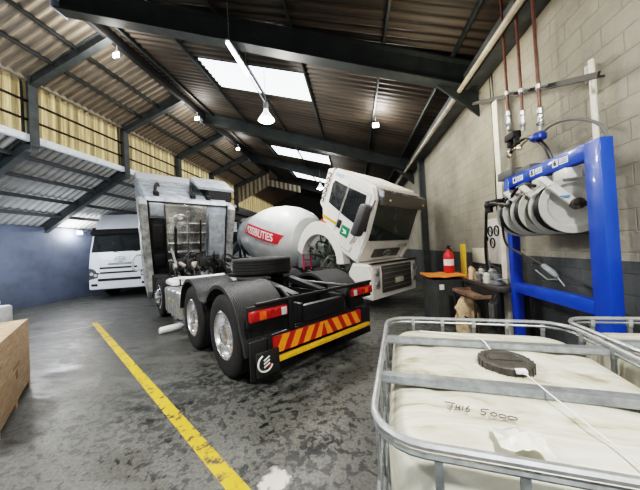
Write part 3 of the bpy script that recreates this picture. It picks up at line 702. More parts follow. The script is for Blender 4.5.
# ------------------------------------------------------------------ mixer truck (x forward, y away from camera)
X=thing('mixer_truck','white concrete mixer truck with its cab tilted forward and a red banner on the drum','truck',(.32,5.94,0),R_(-40))
MW=2.15
b=MB(); pts=[(-.7,.34),(.0,.30),(.03,.9),(0,1.14),(-.55,1.18),(-.7,.95)]
b.prism(pts,0,MW,'y',.05); b.obj('bumper',white2,X,smooth=30)
b=MB(); b.box((0.0,.42,.42),(.045,1.82,1.08),.03)
bg=b.obj('lower_grille',mat('grille_grey',(.09,.085,.075),.5,0,.3,20),X)
b=MB()
for z in (.52,.64,.76,.88,1.0): b.box((.045,.46,z),(.055,1.78,z+.02))
b.obj('grille_bar',greym,bg)
b=MB(); b.box((.055,.95,.60),(.066,1.35,.74),.006); b.obj('number_plate',mat('plate_cream',(.6,.57,.48),.5),bg)
for y0 in (.08,1.86):
    b=MB(); b.box((.0,y0,.55),(.05,y0+.24,1.05),.03); hl=b.obj('headlight',clear,X)
    for z in (.66,.93):
        b=MB(); b.lathe([(.0001,.075),(.06,.07),(.085,.055),(.09,.045)],(0,y0+.12,z),'x',18); b.obj('lens',steel,hl)
b=MB(); b.box((-.05,-.0,1.14),(.06,MW,1.17),.01); b.obj('bumper_step',dblack,X)
tx=R_(30); c_,s_=math.cos(tx),math.sin(tx)
XM=Matrix(((-c_,0,s_,-.42),(0,1,0,0),(s_,0,c_,1.2),(0,0,0,1)))    # (a back, y, b up)
b=MB(XM)
prof=[(0,0),(-.04,.45),(.0,.8),(.12,1.6),(.28,1.85),(1.65,1.9),(1.72,1.8),(1.72,.72),(1.6,.5),(1.3,.32),(1.05,.05),(.95,-.05)]
b.prism(prof,0,MW,'y',.05); cb=b.obj('cab_shell',white2,X,smooth=30)
# roof ribs
b=MB(XM)
for i in range(9): b.box((.35,.25+i*.2,1.87),(1.6,.29+i*.2,1.905),.01)
b.obj('roof_rib',white2,cb)
# windscreen, visor, upper grille, badge
def fa(b_):  # front face a at height b
    return -.04+(b_-.45)*.11 if b_>.45 else -.04*b_/.45
b=MB(XM); b.prism([(fa(.62)-.02,.60),(fa(1.55)+.02,1.58),(fa(1.55)+.05,1.58),(.06,.60)],.12,MW-.12,'y',.01); b.obj('windscreen',glassr,cb)
b=MB(XM); b.prism([(.02,1.48),(-.10,1.52),(.02,1.80),(.2,1.82)],.06,MW-.06,'y',.015); b.obj('sun_visor',mat('smoked_visor',(.045,.04,.035),.25,0,.3,coat=.6),cb)
for y in (.28,MW-.28):
    b=MB(XM); b.ball((-.07,y,1.64),.03); b.obj('marker_lamp',mat('dim_marker',(.5,.42,.3),.3),cb)
b=MB(XM); b.prism([(-.055,.12),(-.07,.36),(-.03,.36),(-.01,.12)],.5,1.7,'y',.01); ug=b.obj('upper_grille',mat('grille_grey',(.09,.085,.075),.5),cb)
b=MB(XM); b.tube([(-.075-.0,1.1+.16*math.cos(a*PI/10),.24+.085*math.sin(a*PI/10)) for a in range(20)],.012,6,closed=True)
for k in (-1,1): b.tube([(-.075,1.1+k*.02,.19),(-.078,1.1+k*.09,.25)],.01,5)
b.tube([(-.075,1.1,.17),(-.08,1.1,.31)],.012,5); b.obj('emblem',steel,ug)
text_obj('badge_lettering','6x4 26.280',.10,mat('badge_grey',(.2,.19,.18),.4),XM@frameM((-.072,1.72,.46),(0,1,0),(0.1,0,1)),cb)
b=MB(XM); b.prism([(-.03,.0),(-.06,.3),(.2,.7),(.3,.3),(.2,0)],-.02,.14,'y',.03); b.obj('corner_fairing',white2,cb); b=MB(XM); b.prism([(-.03,.0),(-.06,.3),(.2,.7),(.3,.3),(.2,0)],MW-.14,MW+.04,'y',.03); b.obj('corner_fairing',white2,cb)
# side windows / door
b=MB(XM); b.prism([(.32,.82),(.30,1.15),(.40,1.58),(.98,1.58),(.98,.90)],-.018,.0,'y'); b.obj('door_window',glassd,cb)
b=MB(XM); b.prism([(1.05,.92),(1.05,1.58),(1.52,1.60),(1.58,1.5),(1.52,1.0)],-.018,.0,'y'); b.obj('rear_window',mat('grey_curtain_glass',(.04,.043,.045),.12,0,.6,coat=1),cb)
b=MB(XM); b.tube([(.2,-.006,.75),(.26,-.006,1.62),(1.02,-.006,1.66),(1.02,-.006,.12),(.3,-.006,.12),(.2,-.006,.75)],.007,6); b.obj('door_seam',greym,cb)
b=MB(XM); b.box((.86,-.035,.52),(.98,-.0,.74),.015); b.obj('door_handle',dblack,cb)
b=MB(XM); b.prism([(.28,.74),(.30,1.05),(.12,1.2),(.05,.8)],-.02,.0,'y'); b.obj('pillar_trim',dblack,cb)
b=MB(XM); b.tube(spline([(.1,-.02,1.55),(-.02,-.22,1.45),(.05,-.28,1.2)],6),.018); b.box((.0,-.40,.68),(.2,-.12,1.44),.06); mi=b.obj('mirror',mat('grey_mirror_housing',(.085,.085,.09),.45),cb)
b=MB(XM); b.prism([(.52,.40),(.52,.66),(.80,.66),(.80,.40)],-.014,.0,'y'); st=b.obj('door_sticker',mat('sticker_green',(.02,.22,.10),.4),cb)
b=MB(XM); b.prism([(.57,.48),(.62,.57),(.76,.58),(.68,.51),(.74,.45),(.62,.48)],-.018,-.013,'y'); b.obj('sticker_mark',mat('sticker_pale',(.75,.85,.78),.4),st)
b=MB(XM); b.tube([(.40,-.01,.30),(.30,-.01,.12),(.22,-.01,.30)] if False else [(.38,-.01,.34),(.31,-.01,.56),(.24,-.01,.34),(.38,-.01,.34)],.008,5); b.tube([(.36,-.01,.42),(.26,-.01,.42)],.006,5); b.obj('lettering_mark',mat('decal_red_grey',(.45,.2,.2),.4),cb)
b=MB(XM); b.box((1.0,-.012,.56),(1.6,.0,.62)); b.obj('reflective_strip',cyel,cb)
b=MB(XM); b.box((1.38,-.014,.40),(1.62,.0,.47),.01); b.obj('side_marker',mat('marker_red',(.6,.12,.05),.3),cb)
text_obj('roof_lettering','FAST',.15,mat('lettering_blue',(.10,.34,.60),.4),XM@frameM((1.42,-.012,1.75),(-1,0,0),(0,0,1)),cb)
# rear spoiler flap with black squiggle decal
b=MB(XM); b.prism([(1.68,.75),(1.72,1.88),(1.92,1.80),(1.86,.85)],-.0,.07,'y',.01); sp=b.obj('side_deflector',white2,cb)
b=MB(XM)
for i in range(6): b.tube(arc((1.79,.98+i*.14),.05,0,270,8,'xz',-.012),.013,5)
b.obj('deflector_mark',dblack,sp)
# wheel arch fender (fixed to cab)
b=MB()
rows=[]
for (r,y) in ((.86,-.02),(.86,.5)):
    pass
cx_,cz_=-1.80,1.15
rows=[[(cx_+r*math.cos(R_(a))*1.0,y,cz_+(r*1.22 if r>.9 else r*1.12)*math.sin(R_(a))) for (r,y) in ((.76,-.03),(1.0,-.03),(1.0,.22),(.76,.22))] for a in range(0,165,8)]
b.grid(rows,close_v=True,caps=True); b.obj('wheel_arch',white2,X,smooth=50)
wl=make_wheel(X,(-1.85,.03,.52),r=.52,side=-1,dual=False,deep=False); wl2=make_wheel(X,(-1.85,MW-.03,.52),r=.52,side=1,dual=False,deep=False)
for u in (-5.9,-7.2): make_wheel(X,(u,.0,.52),r=.52,side=-1); make_wheel(X,(u,MW,.52),r=.52,side=1)
for y in (.7,1.45):
    b=MB(); b.box((-8.3,y-.04,.7),(-.3,y+.04,.98),.01); b.obj('chassis_rail',dblack,X)
# engine under the raised cab
b=MB(); b.box((-2.5,.65,.75),(-1.0,1.5,1.45),.06); b.box((-2.4,.72,1.45),(-1.2,1.3,1.85),.05); b.box((-1.9,.45,.9),(-1.4,.7,1.3),.05); b.box((-2.5,.5,1.3),(-2.1,.75,1.7),.05)
for i in range(5): b.cyl((-2.2+i*.22,.62,1.1),.07,.2,'y',12)
b.obj('engine_block',mat('dirty_engine',(.20,.22,.19),.5,.3,.7,9),X)
random.seed(11); b=MB()
for i in range(44):
    p=[-2.5+random.random()*1.5,.15+random.random()*.6,.75+random.random()*1.15]; q=[p[0]+random.uniform(-.5,.5),p[1]+random.uniform(-.2,.3),p[2]+random.uniform(-.3,.3)]
    b.tube(spline([p,((p[0]+q[0])/2,p[1]-.1,max(p[2],q[2])+.08),q],5),random.choice((.018,.028,.04)),6)
b.obj('engine_hoses',mat('green_grey_hoses',(.09,.10,.085),.5,.2,.6,5),X)
b=MB(); 
for y in (.1,.4): b.tube([(-2.62,y,.95),(-2.62,y,1.8)],.025)
for z in (1.05,1.25,1.5,1.7): b.tube([(-2.62,.1,z),(-2.62,.4,z)],.022)
b.obj('access_ladder',mat('ladder_pink_red',(.45,.05,.09),.45),X)
# drum: axis tilts up to the rear
d0=Vector((-3.35,1.08,1.92)); d1=Vector((-7.45,1.08,2.33)); dl=(d1-d0).length; dt=(d1-d0).normalized()
DM=Matrix.Translation(d0)@dt.to_track_quat('X','Z').to_matrix().to_4x4()
DP=[(.0001,0),(.60,0),(.80,.06),(1.06,.4),(1.22,.9),(1.29,1.4),(1.30,2.1),(1.25,2.6),(1.12,3.2),(.95,3.75),(.86,dl),(.76,dl),(.0001,dl-.1)]
b=MB(DM); b.lathe(DP,ax='x',n=56); dr=b.obj('mixer_drum',drumw,X,smooth=20)
def drum_r(h):
    for (r0,h0),(r1,h1) in zip(DP[1:-2],DP[2:-1]):
        if h0<=h<=h1 and h1>h0: return r0+(r1-r0)*(h-h0)/(h1-h0)
    return .6
def on_drum(h,ang,off):  # ang 0 = facing the camera side (local -y), positive up
    r=drum_r(h)+off; return DM@Vector((h,0,0))+ (DMr@Vector((0,0,0)) if False else Vector())+ (DM.to_3x3()@Vector((0,-r*math.cos(ang)*sgn,r*math.sin(ang))))
# orientation of DM's local y relative to truck y
sgn=1 if (DM.to_3x3()@Vector((0,1,0))).y>0 else -1
upz=1 if (DM.to_3x3()@Vector((0,0,1))).z>0 else -1
def on_drum(h,ang,off):
    r=drum_r(h)+off; return DM@Vector((h,-r*math.cos(ang)*sgn,upz*r*math.sin(ang)))
HC=1.62; SL=.0
def wrap(off,h0=HC,z0=.0):
    # text x runs toward the front of the truck (screen right), y up
    def f(p):
        h=h0-p.x; return on_drum(h,.16+(z0+p.y-.17*p.x)/1.25,off+p.z)
    return f
def banner():
    b=MB(); rows=[]; n=40; x0,x1=-1.22,1.10
    for i in range(n+1):
        r=[]
        for j in range(7):
            y=-.21+.42*j/6; x=x0+(x1-x0)*i/n+ .24*(j/6)*(i/n); r.append(tuple(wrap(.012)(Vector((x,y,0)))))
        rows.append(r)
    b.grid(rows); return b.obj('banner',signred,dr,smooth=60)
TILT=.0
bn=banner()
text_obj('banner_lettering','POSSIBILITIES',.38,mat('lettering_white',(.9,.9,.9),.4),None,dr,bold=.004,fn=wrap(.02,HC+.05,0),sx=.86)
text_obj('upper_lettering','FINANCING',.27,mat('lettering_grey_blue',(.30,.42,.48),.4),None,dr,fn=wrap(.014,HC-.1,.42),sx=.9)
text_obj('lower_lettering','IN CONCRETE',.17,mat('lettering_dark_grey',(.16,.17,.19),.4),None,dr,fn=wrap(.014,HC-.4,-.32))
# rear frame, chute, hopper
b=MB()
for y in (.25,1.9): b.tube([(-7.5,y,.95),(-7.6,y,3.0)],.06); b.tube([(-6.7,y,.95),(-7.55,y,2.2)],.05)
b.tube([(-7.6,.25,3.0),(-7.6,1.9,3.0)],.05); b.box((-7.62,.2,1.0),(-7.45,1.95,1.25),.02); b.obj('rear_frame',dblack,X)
b=MB(DM); b.lathe([(.98,dl-.16),(1.0,dl-.05),(.9,dl-.02),(.88,dl-.16),(.98,dl-.16)],ax='x',n=40); b.obj('drum_ring',greym,X)
b=MB(); b.lathe([(.72,0),(.62,.1),(.42,.5),(.38,.5),(.6,.08),(.7,0)],(-8.0,1.08,2.75),'z',20); b.obj('hopper',greym,X)
b=MB(); rows=[]
for i in range(9):
    t_=i/8; p=Vector((-8.1-.9*t_,.8-.9*t_,2.3-1.1*t_)); rows.append([tuple(p+Vector((.0,.28*math.cos(R_(a)),.2*math.sin(R_(a)))) ) for a in range(180,361,20)])
b.grid(rows); b.obj('chute',greym,X)
b=MB(); b.box((-3.4,.45,.95),(-3.15,1.7,1.7),.04); b.obj('drum_pedestal',greym,X)
b=MB()
for i in range(2): b.prism([(-6.55-1.3*0+.0,1.1)]+[(-6.55+1.35*math.cos(R_(a)),.52+.66*math.sin(R_(a))) for a in range(10,171,10)],0.02+i*1.6,.5+i*1.6,'y')
b.obj('rear_mudguard',dblack,X)

# ------------------------------------------------------------------ intermediate bulk containers
e1=Vector((.986,-.165,0)); e2=Vector((-.165,-.986,0))
cagem=mat('cage_galvanised',(.25,.27,.275),.42,.6,.3,25)
def hdpemat():
    m,t,b_=nt('dirty_hdpe'); L=t.links.new; tc=N(t,'ShaderNodeTexCoord'); mp=N(t,'ShaderNodeMapping'); mp.inputs['Scale'].default_value=(1,3,1)
    no=N(t,'ShaderNodeTexNoise',Scale=2.2,Detail=8.0,Roughness=.65,Distortion=2.0); L(tc.outputs['Object'],mp.inputs['Vector']); L(mp.outputs['Vector'],no.inputs['Vector'])
    cr=N(t,'ShaderNodeValToRGB'); e=cr.color_ramp.elements; e[0].position=.3; e[0].color=(.17,.125,.06,1); e[1].position=.60; e[1].color=(.58,.575,.50,1); n=e.new(.45); n.color=(.46,.44,.35,1)
    L(no.outputs['Fac'],cr.inputs['Fac']); L(cr.outputs['Color'],b_.inputs['Base Color']); b_.inputs['Roughness'].default_value=.42
    b_.inputs['Subsurface Weight'].default_value=.0
    return m
hdpe=hdpemat()
def ibc(label,loc,rz,w=1.0,d=1.15,top=1.08,lid=True):
    """origin: left far corner on the floor; x right, y toward -e2 (local y away), body occupies y -d..0"""
    t=thing('bulk_container',label,'container',loc,rz)
    # bottle: rounded box with a gently crowned top
    b=MB(); nx=30; ny=34; ins=.035; cr=.16; rows=[]
    def outline(k,off=0,n=10):
        pts=[]; r=cr
        for (cx0,cy0,a0) in ((w-ins-r,-ins-r,0),(ins+r,-ins-r,90),(ins+r,-d+ins+r,180),(w-ins-r,-d+ins+r,270)):
            for i in range(n+1):
                a=R_(a0+90*i/n); pts.append((cx0+(r-off)*math.cos(a),cy0+(r-off)*math.sin(a)))
        return pts
    for z,off in ((.16,.06),(.18,.0),(top-.13,.0),(top-.085,.012),(top-.06,.045),(top-.05,.10)):
        rows.append([(p[0],p[1],z) for p in outline(0,off)])
    cxm,cym=w/2,-d/2
    base=[(p[0],p[1]) for p in outline(0,.10)]
    for k in (.92,.8,.66,.5,.36,.24,.12,.0):
        zz=top-.05+.012*(1-k)+(.006*math.sin(k*14))
        rows.append([(cxm+(p[0]-cxm)*k,cym+(p[1]-cym)*k,zz) for p in base])
    b.grid(rows,close_v=True); b.obj('plastic_bottle',hdpe,t,smooth=60)
    # rims
    def loop(z,r,ins=0.0,rad=.14):
        pts=[]
        for (cx0,cy0,a0) in ((w-rad,-rad,0),(rad,-rad,90),(rad,-d+rad,180),(w-rad,-d+rad,270)):
            for i in range(7):
                a=R_(a0+90*i/6); pts.append((cx0+(rad-ins)*math.cos(a),cy0+(rad-ins)*math.sin(a),z))
        return pts
    b=MB(); b.tube(loop(top+.0,.012),.0115,8,closed=True); b.obj('top_rim',steel,t)
    b=MB()
    for z in (.2,.42,.64,.80): b.tube(loop(z,.009),.009,6,closed=True)
    xs=[.17+.183*k for k in range(5)]; ysv=[-.17-.2*k for k in range(5)]
    for x in xs:
        for y in (0,-d): b.bar((x,y,.14),(x,y,top-.03),.020,.008,up=(0,1,0))
    for y in ysv:
        for x in (0,w): b.bar((x,y,.14),(x,y,top-.03),.008,.020,up=(0,1,0))
    b.obj('cage_tubes',cagem,t)
    b=MB(); b.tube(loop(top-.026,.014),.008,6,closed=True); b.obj('inner_rim',cagem,t)
    for x,y in [(x,-.0) for x in xs]+[(q,y) for y in ysv[:4] for q in (0,w)]:
        b=MB(); b.box((x-.011,y-.011,top-.05),(x+.011,y+.011,top-.006),.004); b.obj('rim_clip',steel,t)
    for y in (-.345,-.77):
        b=MB(); b.prism([(y-.028,top-.032),(y-.020,top-.012),(y+.020,top-.012),(y+.028,top-.032)],.0,w,'x',.003); b.box((.0,y-.03,top-.038),(w,y+.03,top-.032)); b.obj('cross_bar',cagem,t)
    b=MB(); b.box((0,-d,.0),(w,0,.035),.01)
    for x in (.0,w/2-.06,w-.12): b.box((x,-d,.03),(x+.12,0,.13),.01)
    b.obj('pallet',steel,t)
    if lid:
        b=MB(); n=48; prof=[]
        b.lathe([(.0001,.024),(.072,.024),(.08,.030),(.092,.030),(.099,.024),(.101,.0),(.098,-.02),(.0001,-.02)],(.52,-.555,top-.035),'z',48)
        for i in range(24):
            a=2*PI*i/24; b.box((-.002,-.004,-.012),(.003,.004,.026),.001,M=Matrix.Translation((.52+.100*math.cos(a),-.555+.100*math.sin(a),top-.035))@Matrix.Rotation(a,4,'Z'))
        b.box((.46,-.567,top-.012),(.58,-.543,top-.006),.003)
        b.obj('screw_lid',mat('lid_black',(.045,.042,.036),.5,0,.4,30,.3,120),t)
    return t
A0=Vector((.2,1.83,0)); rz=math.atan2(e1.y,e1.x)
I1=ibc('white plastic bulk tank in a steel cage with a black screw lid',tuple(A0),rz)
A1=Vector((1.235,1.76,0)); I2=ibc('second white caged bulk tank cut by the right picture edge beside the lidded one',tuple(A1),rz+R_(4),lid=False)
ink=mat('marker_ink',(.06,.055,.07),.6)
def scribble(strokes,x0,y0,sx,sy,dx=0):
    b=MB()
    for st in strokes: b.tube([(x0+sx*p[0]+sy*p[1]*.25,y0+sy*p[1]+dx*p[0],1.0445) for p in spline([(q[0],q[1],0) for q in st],4)],.0017,5)
    b.obj('handwriting',ink,I1,smooth=60)
# JH16 and 5000
scribble([[(-.8,1.15),(.2,1.1),(.8,1.05)],[(.35,1.05),(.4,.3),(.2,0),(-.2,.15)],[(1.0,.9),(1.0,.05)],[(1.5,.9),(1.5,.05)],[(1.0,.5),(1.5,.5)],[(1.95,.85),(1.95,.05)],[(2.8,.9),(2.4,.4),(2.5,.02),(2.85,.15),(2.8,.42),(2.45,.4)]],.232,-.925,.021,.034)
scribble([[(.9,1),(.2,.95),(.1,.6),(.55,.5),(.4,.1),(.0,.05)],[(1.4,.7),(1.1,.5),(1.15,.15),(1.6,.2),(1.7,.55),(1.4,.7)],[(2.2,.6),(1.95,.45),(2.0,.15),(2.5,.15),(2.6,.45),(2.2,.6)],[(3.1,.55),(2.8,.4),(2.9,.1),(3.5,.1),(3.7,.4),(3.1,.55)]],.322,-.932,.026,.032,-.002)
b=MB(); b.tube(spline([(.535,-.64,1.065),(.545,-.69,1.07),(.555,-.80,1.072),(.60,-.95,1.049),(.63,-1.08,1.045)],8),.0025,6); b.tube(spline([(.50,-.46,1.06),(.49,-.36,1.078),(.47,-.25,1.06),(.40,-.2,1.05),(.2,-.17,1.05)],8),.003,6); b.box((.52,-.665,1.058),(.56,-.64,1.075),.003)
b.obj('tie_cord',mat('pale_cord',(.72,.74,.76),.5),I1)
# crumpled clear plastic scrap on top near edge
random.seed(5); b=MB(); g=[]
for i in range(9):
    g.append([(.33+.014*i+random.uniform(-.004,.004),-1.0-.014*j+random.uniform(-.004,.004),1.047+max(0,.03*math.exp(-((i-4)**2+(j-3)**2)/7))+random.uniform(0,.012)) for j in range(7)])
b.grid(g); tag(b.obj('plastic_scrap',mat('crumpled_plastic',(.66,.65,.58),.25,0,.15,coat=.6),smooth=10),'crumpled translucent plastic scrap lying on the near edge of the lidded tank','plastic')
ps=bpy.data.objects['plastic_scrap']; ps.location=A0; ps.rotation_euler=(0,0,rz)

# ------------------------------------------------------------------ hose reel rig
RG=thing('hose_reel_rack','bright blue steel frame holding numbered hose reels against the block wall','frame',(2.1,0,0))
def post(y0,y1,dep=.10): 
    b=MB(); b.box((0,y0,0),(dep,y1,2.41),.006); return b.obj('post',blue,RG)
post(2.42,2.58); post(3.70,3.80)
b=MB(); b.box((0,2.57,2.265),(.10,3.71,2.41),.004); tb=b.obj('top_beam',blue,RG)
b=MB(); b.box((0,2.57,.86),(.10,3.71,.99),.004); b.obj('lower_beam',blue,RG)
b=MB(); 
for y0,y1 in ((2.35,2.65),(3.65,3.85)): b.box((-.06,y0,0),(.24,y1,.015),.003)
b.obj('base_plate',blue,RG)
plw=mat('number_plate_white',(.85,.85,.85),.5); plb=mat('number_black',(.02,.02,.02),.5)
for (y,n) in ((3.56,'4'),(3.24,'5'),(2.90,'6')):
    b=MB(); b.box((-.004,y-.035,2.30),(.0,y+.035,2.375)); p=b.obj('number_sign',plw,tb)
    text_obj('sign_digit',n,.07,plb,frameM((-.006,y,2.337),(0,-1,0),(0,0,1)),p,bold=.0035)
    b=MB(); b.box((-.004,y-.155,2.305),(.0,y-.055,2.37)); p=b.obj('label_sign',plw,tb)
    b=MB(); 
    for k in range(3): b.box((-.006,y-.145,2.318+.017*k),(-.004,y-.065-.01*k,2.324+.017*k))
    b.obj('print_line',mat('print_blue',(.1,.25,.5),.5),p)
b=MB(); b.box((-.0,3.62,2.41),(.3,3.95,2.52),.01); b.box((.02,3.3,2.41),(.3,3.6,2.47),.01); tag(b.obj('junction_box',mat('dark_box_grey',(.10,.105,.10),.5)),'dark grey box sitting on top of the blue reel frame','box'); bpy.data.objects['junction_box'].location=(2.1,0,0)
WORDS={0:'nearest the camera under sign 6',1:'in the middle under sign 5',2:'farthest away under sign 4'}
def reel(y,i):
    t=thing('hose_reel','ivory hose reel on the blue frame, '+WORDS[i],'hose reel',(2.16,y,1.89),R_(-8),group='hose reels on the blue frame')
    for s,yy in ((0,-.09),(1,.09)):
        b=MB(); r=.285; prof=[(.0001,-.045),(.10,-.045),(.115,-.035),(.20,-.028),(.222,0.0),(r-.02,.0),(r,.01),(r-.005,.022),(r-.03,.018),(.22,.02),(.19,-.012),(.0001,-.02)]
        if s==0: prof=[(a,-h) for a,h in prof]
        b.lathe(prof,(0,yy,0),'y',40); rd=b.obj('reel_disc',reelw,t)
        if s==0:
            b=MB()
            for k in range(5):
                a0=k*2*PI/5; b.lathe([(.125,.030),(.185,.024),(.185,.020),(.125,.026)],(0,yy,0),'y',6,a0,a0+.75)
            b.obj('disc_slot',dblack,rd)
    b=MB(); b.cyl((0,-.05,0),.2,.10,'y',24); 
    for k in range(5):
        for rr in (.22,.25): b.tube([(rr*math.cos(a*PI/12),-.052+.026*k,rr*math.sin(a*PI/12)) for a in range(24)],.015,6,closed=True)
    b.obj('wound_hose',hose,t)
    b=MB(); b.bar((.02,-.13,-.02),(-.20,-.16,.20),.07,.03,up=(0,1,0)); b.bar((-.20,-.16,.20),(-.24,-.1,.28),.06,.03,up=(0,1,0)); b.box((-.08,-.16,.25),(.06,.02,.36),.015); b.obj('guide_arm',mat('arm_cream',(.72,.71,.66),.4,.1,.15),t)
    b=MB(); b.cyl((0,-.19,0),.055,.05,'y',16); b.box((-.05,-.19,-.03),(.09,-.12,.02),.01); b.obj('swivel_joint',mat('greasy_swivel',(.07,.06,.05),.4,.4,.5,30),t)
    b=MB(); b.box((-.14,-.178,.075),(-.06,-.176,.09),M=None); b.obj('arm_sticker',mat('sticker_blue',(.1,.3,.65),.4),t)
    b=MB(); b.box((-.05,-.10,.27),(.05,.10,.375),.01); b.box((.06,-.05,.2),(.1,.05,.375),.005); b.obj('hanger_bracket',reelw,t)
for i,y in enumerate((2.88,3.20,3.50)): reel(y,i)
# hose guide / nozzles
def hoseobj(pts,r,label,name='air_hose',m=hose,cat='hose',n=8,nozzle=None):
    t=thing(name,label,cat)
    b=MB(); b.tube(spline(pts,n),r,8); b.obj('hose_line',m,t)
    if nozzle: nozzle(t)
    return t
def nz1(t):
    b=MB(); b.ball((1.88,3.78,2.06),.06,(1,1,.9)); b.cyl((1.88,3.78,1.96),.045,.16,'z',12); b.box((1.86,3.60,2.03),(1.93,3.82,2.12),.02); b.tube([(1.9,3.75,2.1),(1.98,3.6,2.1)],.03); b.obj('hose_fitting',dblack,t)
hoseobj([(2.22,4.60,.92),(2.2,4.62,1.35),(2.15,4.45,1.8),(2.05,4.2,2.05),(1.88,3.78,2.08),(1.9,3.4,2.0),(2.0,3.35,1.9)],.022,'black grease hose arching from the bench up to the far end of the blue frame',nozzle=nz1)
def nz2(t):
    b=MB(); b.tube([(1.98,2.98,1.28),(1.98,2.86,1.22),(1.98,2.80,1.18)],[.026,.030,.016],8); b.tube([(1.98,3.1,1.22),(1.96,2.90,1.14),(1.96,2.78,1.16)],.007); b.tube([(1.98,2.80,1.18),(1.98,2.72,1.10)],.007); b.obj('dispensing_nozzle',greym,t)
hoseobj([(1.98,3.45,2.15),(1.93,3.55,2.0),(1.95,3.62,1.75),(1.97,3.60,1.52),(1.98,3.4,1.42),(1.98,3.15,1.34),(1.98,2.98,1.28)],.014,'thin black hose with a metal trigger nozzle drooping in front of the blue frame',nozzle=nz2)
hoseobj([(1.95,3.42,1.95),(1.94,3.35,2.12),(1.96,3.18,2.2),(2.0,3.05,2.15)],.018,'short black hose looping over the reels at the left','air_hose')
for y in (3.15,3.42):
    b=MB(); b.ball((1.97,y,2.15),.045,(1,1,.9)); b.cyl((1.95,y-.02,2.02),.02,.12,'z',8); b.box((1.92,y-.03,2.1),(2.04,y+.03,2.14),.008)
    tag(b.obj('hose_swivel',mat('swivel_brown_grey',(.16,.12,.10),.45,.4,.5,30)),'greasy hose swivel hanging %s'%('between signs 5 and 6' if y<3.3 else 'below sign 4'),'fitting')
# poles, cross bar, supply pipes
for y,z0,z1,lab in ((4.26,0,3.75,'cream vertical pole on the wall left of the blue frame'),(2.80,0,3.30,'cream vertical pole on the wall above the right end of the blue frame')):
    b=MB(); b.box((2.28,y-.07,z0),(2.40,y+.07,z1),.01) if y>4 else b.tube([(2.4,y,z0),(2.4,y,z1)],.024,10); tag(b.obj('wall_pole',cream),lab,'pole')
b=MB(); b.cyl((2.44,2.88,3.13),.03,.16); b.box((2.44,2.87,3.0),(2.5,2.89,3.2),.004); tag(b.obj('pole_bracket',cream),'cream cylindrical bracket fixed to the wall behind the right pole top','bracket')
b=MB(); b.bar((2.30,4.95,4.10),(2.30,2.62,3.05),.05,.02,up=(1,0,0)); b.bar((2.325,4.95,4.08),(2.325,2.62,3.03),.02,.05,up=(1,0,0)); tag(b.obj('support_bar',mat('bar_grey',(.03,.03,.028),.6)),'grey angle iron bar sloping across the wall behind the copper pipes','bar')
for i,(x,y,zb,lab) in enumerate(((2.2,3.78,3.30,'left'),(2.2,3.50,3.16,'middle'),(2.2,3.21,3.03,'right'))):
    t=thing('supply_pipe','copper-red supply pipe with a valve, the %s of the three above the blue frame'%lab,'pipe',(x,y,0),group='supply pipes')
    b=MB(); b.tube([(0,0,zb),(0,0,5.2)],.017,10); b.obj('pipe_run',copper,t)
    b=MB(); b.cyl((0,0,zb-.02),.028,.06,'z',8); b.cyl((0,0,zb-.12),.022,.09,'z',8); b.ball((0,0,zb-.14),.032); b.cyl((0,0,zb-.22),.024,.06,'z',6); b.cyl((-.05,0,zb-.14),.013,.05,'x',8); b.obj('valve_body',steel,t)
    b=MB(); b.cyl((0,0,zb+.27),.026,.05,'z',8); b.box((0,-.02,zb+.28),(.1,.02,zb+.30)); b.obj('pipe_clamp',steel,t)
    b=MB(); b.bar((-.05,0,zb-.14),(-.06,-.03 if i<2 else -.14,zb+.0 if i<2 else zb-.10),.012,.006); b.obj('valve_handle',steel,t)
b=MB(); b.lathe([(.0001,-.04),(.06,-.04),(.075,-.02),(.075,.02),(.06,.04),(.0001,.04)],(2.17,3.21,2.74),'z',20); b.box((2.09,3.17,2.71),(2.16,3.25,2.77),.015); tag(b.obj('flow_meter',mat('meter_blue',(.01,.05,.35),.35)),'round blue flow meter under the right supply pipe','meter')
t=thing('pressure_regulator','black regulator cluster with brass tees under the left supply pipes','regulator',(2.18,3.66,2.93))
b=MB(); b.box((-.06,-.08,-.03),(.05,.12,.07),.02); b.cyl((0,.08,-.1),.04,.12); b.cyl((0,-.05,-.12),.035,.12); b.obj('regulator_body',dblack,t)
b=MB(); b.tube([(0,.14,-.14),(0,-.12,-.16),(0,-.3,-.12)],.016); b.cyl((0,-.1,-.2),.03,.06); b.cyl((0,.1,-.22),.02,.08); b.obj('regulator_tee',brass,t)
hoseobj([(2.18,3.8,2.72),(2.18,3.62,2.83),(2.18,3.35,2.80),(2.18,3.15,2.62),(2.2,3.08,2.42)],.02,'thick black hose arching from the regulator down to the blue frame')
hoseobj([(2.2,3.3,2.72),(2.2,3.1,2.80),(2.22,2.85,2.76),(2.24,2.6,2.60),(2.24,2.5,2.42)],.014,'thin grey hose arching over the blue frame toward its right post',m=mat('grey_hose',(.16,.16,.15),.45))
b=MB(); 
for k_,dy in enumerate((0,.08)): b.tube(spline([(2.46,4.6+dy,0.9),(2.46,4.62+dy,2.2),(2.46,4.58+dy,3.2),(2.46,4.6+dy,4.4)],6),.008,6)
tag(b.obj('wall_cable',dblack),'thin black cables running up the wall left of the cream pole','cable')

